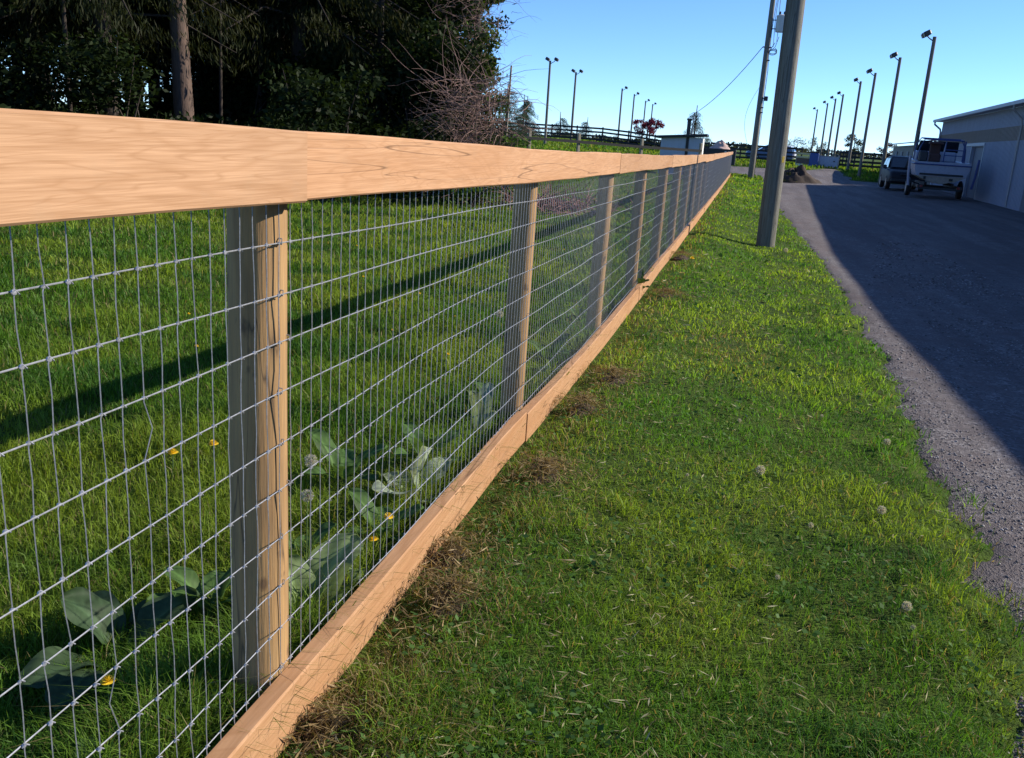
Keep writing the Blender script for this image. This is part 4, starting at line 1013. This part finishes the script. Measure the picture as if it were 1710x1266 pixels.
# right edge of the wood: ivy-hung tree, bramble tangle, sunny bush, thin stake
IV = thing('ivy_covered_tree', 'tall ivy-hung tree forming the right edge of the wood against the sky', 'tree', (-7.75, 23.4, wz(-7.75, 23.4)))
part(IV, 'trunk', trunk_mb(10.5, .17, .05, 61, 9, .25, 1.4), M_BARK2, True)
C, Rr = blob_set(62, 46, (0, 0), .8, 10.5, lambda z: 1.15+.35*math.sin(z*1.3), (.4, .75))
V, F, Cc = leaf_cloud(24000, C, Rr, .065, ((.012, .024, .009), (.035, .058, .016)), 63, droop=.3); link('crown', np_mesh('crown', V, F, [M_LEAF], Cc), IV)
IV2 = thing('ivy_covered_tree', 'leafy tree, sunlight put into its leaf colour, hung with bare vine stems beside the right edge of the wood', 'tree', (-6.72, 22.3, wz(-6.72, 22.3)))
part(IV2, 'trunk', trunk_mb(9, .12, .04, 64, 8, .3, 1.1), M_BARK2, True)
C, Rr = blob_set(65, 30, (0, 0), 2.2, 9.0, lambda z: .62+.2*math.sin(z*1.3), (.3, .55))
V, F, Cc = leaf_cloud(17000, C, Rr, .06, ((.022, .045, .010), (.085, .14, .026)), 66, droop=.2); link('crown', np_mesh('crown', V, F, [M_LEAF], Cc), IV2)  # brighter range puts the sunlight on these leaves into their colour
def tangle(seed, n, box, L, r, bend=.8, grav=-.25):
    q = random.Random(seed); mb = MB()
    for _ in range(n):
        p = Vector((q.gauss(0, box[0]), q.gauss(0, box[1]), q.uniform(0, 1)**1.1*box[2])); d = Vector((q.gauss(0, 1), q.gauss(0, 1), q.uniform(-.2, 1.0))).normalized()
        pts = [p]; ll = L*q.uniform(.5, 1.3)
        for k in range(6):
            d = (d+Vector((q.gauss(0, 1), q.gauss(0, 1), q.gauss(0, 1)+grav*k*.4))*.22*bend).normalized(); pts.append(pts[-1]+d*ll/6)
        pts = [Vector((v.x, v.y, max(v.z, .02))) for v in pts]
        mb.tube(pts, [r, r*.9, r*.8, r*.65, r*.5, r*.4, r*.25], 4, cap=False)
    return mb
BR = thing('bramble', 'brown leafless bramble tangle at the right foot of the wood', 'bramble', (-5.75, 19.2, wz(-5.75, 19.2)))
part(BR, 'canes', tangle(71, 560, (.42, .4, 2.6), 1.3, .0075), M_TWIG)
VN = thing('bare_vines', 'tangle of bare reddish vine twigs hanging high on the wood edge', 'vines', (-6.5, 21.2, wz(-6.2, 20.6)+2.6))
part(VN, 'twigs', tangle(72, 330, (.38, .4, 2.8), .9, .005, .9, -.6), M_TWIG)
LT = thing('bare_twigs', 'thin leafy twigs reaching out into the sky right of the wood', 'twigs', (-6.55, 21.8, wz(-6, 21.8)+1.0))
part(LT, 'twigs', tangle(73, 60, (.3, .3, 4.6), .8, .005, .7, -.2), M_TWIG)
g = np.random.default_rng(74); n = 260; P = np.stack([g.normal(.1, .3, n), g.normal(0, .3, n), g.uniform(0, 4.4, n)], 1); U, W = rand_axes(g, n)
Vq, Fq = quads(P, U, W, g.uniform(.03, .06, n), g.uniform(.015, .03, n)); link('leaves', np_mesh('leaves', Vq, Fq, [M_LEAF], np.repeat(mixc((.03, .045, .018), (.07, .1, .03), g.uniform(0, 1, n)), 4, 0)), LT)
shrub(55, 1.75, .55, 'bright green sunny bush at the foot of the wood edge', 'bush', None, (-5.15, 20.3, wz(-5.15, 20.3)), 2600, .05, ((.045, .10, .018), (.12, .21, .035)), 'sunny_bush')
shrub(56, .55, .8, 'low green leafy bush under the bramble at the paddock edge', 'bush', None, (-5.6, 18.3, wz(-5.6, 18.3)), 1800, .05, ((.04, .08, .018), (.09, .15, .03)), 'low_bush')
STK = thing('stake', 'thin grey pole rising through the twigs right of the wood', 'pole', (-6.4, 24.4, wz(-6.4, 24.4)))
mb = MB(); mb.tube([(0, 0, -.1), (.02, 0, 1.6), (.05, 0, 3.35)], [.035, .03, .025], 8); part(STK, 'pole', mb, M_GREYPOST, True)
# brush heap seen through the wire
BH = thing('brush_heap', 'low reddish heap of cut brush on the paddock near the wood', 'brush heap', (-3.85, 19.6, wz(-3.85, 19.6)))
part(BH, 'twigs', tangle(75, 260, (.55, .8, .22), .9, .011, .7, -.5), simple('red_twig', (.24, .12, .115), .9, var=.4))
# far conifers and trees
M_FARG = ((.022, .045, .028), (.055, .085, .045))
FT = []
def fspruce(x, y, h, rad, label): FT.append(spruce(int(80+len(FT)), h, .5, rad, .14, label, None, (x, y, gz(x, y)), cols=M_FARG))
fspruce(-18.9, 72, 5.0, 2.0, 'dusty green conifer just right of the wood edge, behind the left fence')
fspruce(-20.7, 85, 4.2, 2.0, 'smaller dusty conifer right of the tallest one at the wood edge')
fspruce(-20.9, 104, 3.0, 1.7, 'small pointed conifer between the two nearest left floodlights')
FT.append(dup(FT[1], (-24, 100, gz(-24, 100)), 1.0, 1.05, 'pale distant conifer just left of the first left floodlight', None))
FT.append(dup(FT[2], (-20.3, 118, gz(-20.3, 118)), 2.0, .95, 'lowest distant conifer left of the second left floodlight', None))
RM = thing('red_maple', 'maroon-leaved maple with a wide open crown behind the left floodlights', 'tree', (-10.4, 99, gz(-10.4, 99)))
part(RM, 'trunk', trunk_mb(2.9, .13, .04, 91, 9, .3, 1.3), M_BARK2, True)
C, Rr = blob_set(92, 24, (0, 0), 1.35, 2.9, lambda z: 1.75-.45*abs(z-2.0), (.28, .55))
V, F, Cc = leaf_cloud(3000, C, Rr, .09, ((.12, .02, .045), (.26, .05, .10)), 93); link('crown', np_mesh('crown', V, F, [M_LEAF], Cc), RM)
CF = spruce(95, 5.0, .1, 1.5, .12, 'dense dark columnar conifer behind the small shed', None, (-4.6, 80.6, gz(-4.6, 80.6)-.2), cols=((.012, .02, .016), (.03, .045, .03)))
ST2 = thing('chimney_post', 'dark square post beside the columnar conifer, where the cable ends', 'post', (-5.05, 80, gz(-5.05, 80)))
mb = MB(); mb.box((0, 0, 1.75), (.3, .3, 3.6), bev=.03); part(ST2, 'post', mb, M_DARKM)
mb = MB(); mb.box((0, 0, 3.6), (.42, .42, .16), bev=.03); part(ST2, 'cap', mb, M_DARKM)
mb = MB(); mb.tube([(.3, -.1, 0), (.32, -.1, 3.9)], .05, 8); part(ST2, 'conduit', mb, M_STEEL)
FC = ((.04, .045, .03), (.09, .10, .06))
def ftree(x, y, h, rad, label, seed, cols=FC, n=1500):
    t = thing('distant_tree', label, 'tree', (x, y, gz(x, y)), 0)
    part(t, 'trunk', trunk_mb(h*.8, .12, .04, seed, 6, .3, rad), M_BARK2, True)
    C, Rr = blob_set(seed, 16, (0, 0), h*.3, h*.95, lambda z: rad*(1-.5*abs(z/h-.55)), (.25*rad, .5*rad))
    V, F, Cc = leaf_cloud(n, C, Rr, .11*h/4, cols, seed); link('crown', np_mesh('crown', V, F, [M_LEAF], Cc), t)
ftree(15.6, 150, 4.4, 1.5, 'small grey-green tree between the fourth and third right floodlights', 101)
ftree(10.4, 150, 3.0, 1.5, 'round dark bush-like tree beyond the pale gate', 102)
ftree(6.8, 140, 2.7, 2.0, 'low wide tree beyond the blue bin', 103)
ftree(-9.0, 130, 1.8, 2.6, 'low dark tree under the red maple', 104, M_FARG)
ftree(-5.8, 120, 1.9, 1.2, 'low tree right behind the shed roof', 105, M_FARG)
ftree(19.0, 140, 3.2, 1.2, 'small reddish tree by the low dark stable', 106, ((.06, .03, .025), (.12, .06, .04)))
g = np.random.default_rng(120); n = 60; C = [(x, g.uniform(330, 420), 1.2+g.uniform(0, 1.2)) for x in np.linspace(-150, 190, n)]; Rr = [(g.uniform(4, 9), 5, g.uniform(.8, 2.4)) for _ in range(n)]
V, F, Cc = leaf_cloud(9000, C, Rr, .8, ((.035, .045, .035), (.07, .08, .06)), 121)
tag(link('distant_treeline', np_mesh('distant_treeline', V, F, [M_LEAF], Cc)), 'low far line of trees along the horizon', 'treeline', kind='stuff')

# ------------------------------------------------------------------ weeds and flowers by the fence
LEAF_S = []
def big_leaf(mb, base, tip, width, curl=.12, n=19, m=6, wave=.1, ph=0):
    b, t = Vector(base), Vector(tip); ax = t-b; L = ax.length; d = ax/L
    side = d.cross(Vector((0, 0, 1)));  side = side.normalized() if side.length > .05 else Vector((0, 1, 0)); nrm = side.cross(d).normalized(); V = []
    for i in range(n):
        u = i/(n-1); wv = width*1.15*min(1, (u+.02)**.55*max(0, 1.0-u)**.42*1.75)+.003
        for j in range(-m, m+1):
            s = j/m; LEAF_S.append((s, u)); V.append(b+d*L*u+side*wv*s*.5+nrm*(-curl*L*(u-.5)**2*2+abs(s)*width*.14+wave*width*math.sin(u*9+s*3+ph)*.35*abs(s)))
    k = 2*m+1; F = [(i*k+j, i*k+j+1, (i+1)*k+j+1, (i+1)*k+j) for i in range(n-1) for j in range(k-1)]
    mb.add(V, F)
def weed(label, loc, leaves, col, name='dock_weed', stalk=.0):
    t = thing(name, label, 'weed', loc); mb = MB(); LEAF_S.clear()
    for i, (tx, ty, tz, wd) in enumerate(leaves): big_leaf(mb, (tx*.15, ty*.15, .02+.3*tz), (tx, ty, tz), wd, .3, ph=i*1.7, wave=.22)
    V = np.array(mb.v); F = np.array(mb.f); g = np.random.default_rng(len(V)+i)
    c = np.asarray(col)[None]*(.8+.4*fbm(V[:, 0]*18, V[:, 1]*18+V[:, 2]*18, 5)[:, None])
    sv = np.array(LEAF_S); rib = np.exp(-(sv[:, 0]*7)**2)+.45*np.exp(-((np.mod(sv[:, 1]*7-abs(sv[:, 0])*1.6, 1)-.5)*7)**2)
    c = c*(.82+.6*rib[:, None])*np.where(fbm(V[:, 0]*40, V[:, 1]*40+V[:, 2]*30, 15) > .68, .6, 1)[:, None]
    link('leaves', np_mesh('leaves', V, F, [M_WEED], c, smooth=True), t)
    mb = MB()
    for tx, ty, tz, wd in leaves: mb.tube([(0, 0, -.02), (tx*.06, ty*.06, .02+.12*tz), (tx*.14, ty*.14, .03+.26*tz)], [.006, .005, .004], 6)
    part(t, 'stems', mb, M_STEM, True); return t
weed('large broad grey-green dock leaves just right of the first post', (-1.02, 2.02, .01), [(.05, .2, .27, .13), (-.08, .04, .24, .12), (.07, -.10, .07, .13), (-.12, .2, .13, .12), (.02, .3, .13, .12), (.1, .1, .12, .1)], (.19, .26, .11))
weed('dark shaded dock plant left of the first post', (-1.42, 1.78, .0), [(-.08, -.24, .10, .13), (.12, .16, .17, .12), (-.2, .12, .12, .11), (.2, -.1, .06, .11), (0, .26, .1, .1), (-.14, -.02, .2, .12), (.06, -.3, .12, .1)], (.055, .095, .045))  # shadow on this plant is put into its dark leaf colour
weed('pale rounded dock leaves in the middle of the second bay', (-1.06, 2.98, .0), [(-.02, -.24, .20, .14), (.04, .02, .27, .13), (.06, .24, .17, .09), (-.14, .12, .12, .1), (.1, -.1, .12, .08)], (.32, .38, .27))
weed('small pale dock leaves beside the foot of the second post', (-1.05, 3.85, -.02), [(.0, .12, .30, .07), (.0, -.12, .33, .06), (.05, .05, .18, .07)], (.22, .29, .19))
weed('dark green weed poking over the bottom board at the third bay', (-.93, 9.3, -.11), [(.1, .05, .17, .1), (.05, -.22, .22, .1), (-.02, .2, .26, .1), (.12, -.1, .12, .08)], (.06, .11, .035))
weed('small light green weed in the verge beside the bottom board', (-.62, 2.18, -.03), [(.04, .06, .07, .045), (-.05, .04, .07, .045), (.0, -.06, .05, .04)], (.13, .22, .06), 'verge_weed')
weed('bright green weed rosette in the near verge, right of the board', (-.38, 1.98, -.03), [(.05, .05, .05, .03), (-.05, .05, .05, .03), (.05, -.04, .05, .03), (-.05, -.04, .04, .03)], (.12, .21, .06), 'verge_weed')
lw = 'low leafy weed among the long grass along the foot of the fence'
w0 = weed(lw, (-1.12, 1.32, .0), [(.06, .08, .12, .05), (-.08, .06, .13, .05), (.02, -.1, .15, .055), (-.06, -.07, .09, .05), (.1, -.02, .08, .045), (0, .12, .08, .045)], (.085, .16, .045), 'leafy_weed')
w0['group'] = 'leafy weeds along the fence'
for i, (x, y) in enumerate([(-1.08, 1.55), (-1.2, 2.35), (-1.03, 2.6), (-1.12, 3.3), (-1.02, 3.55), (-1.15, 4.4), (-1.05, 4.9), (-1.1, 5.6), (-1.04, 6.2), (-1.2, 7.3), (-1.3, 2.0), (-1.35, 3.0), (-1.05, 8.2)]):
    dup(w0, (x, y, float(lawn_z(x, y))), i*2.1, .8+.25*(i % 4), lw, 'leafy weeds along the fence')
def flower(label, x, y, h, seedhead=False, s=1.0, grp=None):
    z = float(lawn_z(x, y)); t = thing('dandelion', label, 'dandelion', (x, y, z), 0, grp)
    mb = MB(); mb.tube([(0, 0, -.01), (.006, .004, h*.5), (.01, .0, h)], [.002*s, .0018*s, .0018*s], 6); part(t, 'stem', mb, M_STEM, True)
    if seedhead:
        mb = MB(); mb.ball((.01, 0, h), .006*s, 8, 6)
        core = part(t, 'seed_head', mb, M_TWIG, True); g = np.random.default_rng(int(x*999) % 9999+3); n = 420
        d = g.normal(size=(n, 3)); d /= np.linalg.norm(d, axis=1, keepdims=True); P = np.array([.01, 0, h])+d*.017*s*g.uniform(.75, 1.1, (n, 1)); U, W = rand_axes(g, n)
        V, F = quads(P, U, W, np.full(n, .0026*s), np.full(n, .0016*s)); link('fluff', np_mesh('fluff', V, F, [M_SEED], np.full((len(V), 3), .46)), core)
    else:
        mb = MB()
        for ring, (r, zz, k) in enumerate(((.017, .0, 20), (.013, .005, 16), (.008, .01, 12), (.004, .012, 8))):
            for i in range(k):
                a = 2*PI*(i+ring*.4)/k; c, s2 = math.cos(a), math.sin(a); wv = .0028
                mb.add([(.01-s2*wv*.4*s, c*wv*.4*s, h), (.01+s2*wv*.4*s, -c*wv*.4*s, h), (.01+(c*r+s2*wv)*s, (s2*r-c*wv)*s, h+zz*s+.004*s), (.01+(c*r-s2*wv)*s, (s2*r+c*wv)*s, h+zz*s+.004*s)], [(0, 1, 2, 3)])
        part(t, 'petals', mb, M_YELLOW)
flower('yellow dandelion, left one of the pair in the paddock grass', -2.0, 2.85, .12, s=1.25)
flower('yellow dandelion, right one of the pair in the paddock grass', -1.92, 3.0, .12, s=1.25)
flower('yellow dandelion low behind the wire at the bottom left', -1.26, 1.52, .13)
flower('yellow dandelion against the bottom board in the second bay', -1.0, 2.56, .15, s=1.1)
flower('second yellow dandelion just below the first, against the bottom board', -1.02, 2.48, .10)
flower('dandelion seed head just right of the first post', -1.12, 2.22, .33, True, 1.0)
flower('browner seed head above the other one, right of the first post', -1.12, 2.24, .43, True, 1.05)
flower('white seed head in the paddock between the second and third posts', -1.6, 6.2, .22, True, 1.6)
flower('round white seed head standing alone in the middle of the verge', .23, 4.05, .05, True, 1.2)
flower('white seed head in the verge near the gravel edge', .72, 3.78, .05, True, 1.0)
flower('white flower in the verge right of the near utility pole', .86, 16.6, .08, True, 2.2)
flower('yellow dandelion in the verge close to the bottom board far along', -.55, 12.3, .08, s=2.2)
flower('small white seed head beside the gravel edge', .9, 4.9, .05, True, 1.0)
flower('white seed head low in the near verge at the right', .68, 2.9, .04, True, .9)
g = random.Random(8)
for i in range(9):
    x, y = g.uniform(-.2, 1.05), g.uniform(2.2, 9)
    if drive_mask(x, y) < .4: flower('tiny white seed head scattered in the verge grass', x, y, .035, True, g.uniform(.4, .65), 'small seed heads in the verge')
for i in range(16):
    x, y = g.uniform(-5, -1.2), g.uniform(4, 13)
    flower('small yellow dandelion far out in the paddock grass', x, y, g.uniform(.06, .1), False, g.uniform(.7, 1.0), 'scattered dandelions in the paddock')
# dry turf clumps thrown up along the bottom board
lab = ['brown dry turf clump against the bottom board just past the first post', 'smaller brown clump in front of the one beside the first post', 'loose brown clump standing off the board in the second bay', 'brown scuffed clump by the board below the second post', 'brown clump by the board beyond the second post', 'dry straw clump under the board at the bottom of the picture', 'far brown clump at the step in the bottom board', 'small brown clump by the board at the fourth post']
for i, (cx, cy, r) in enumerate(CLUMPS):
    t = thing('turf_clump', lab[i], 'turf clump', (cx, cy, float(lawn_z(cx, cy)))); mb = pile_mesh(r*.42, r*.7, r*.17, i*1.7, 30, 9); part(t, 'soil', mb, M_SOIL, True)
    g2 = np.random.default_rng(500+i); n = 1000; a = g2.uniform(0, 2*PI, n); u = np.clip(abs(g2.normal(0, .75, n)), 0, 2.2)
    u = u*(.25+1.5*fbm(np.cos(a)*2.2+i, np.sin(a)*2.2, 6)); P = np.stack([r*1.2*u*np.cos(a), r*1.5*u*np.sin(a), r*.22*np.clip(1-u, 0, 1)**1.1+.012+g2.uniform(0, .025, n)], 1); U, W = rand_axes(g2, n, .4)
    V, F = quads(P, U, W, g2.uniform(.012, .035, n), g2.uniform(.0012, .0024, n)); link('straw', np_mesh('straw', V, F, [M_DRYGRASS], np.repeat(mixc((.12, .085, .045), (.34, .25, .12), g2.uniform(0, 1, n)), 4, 0)), t)
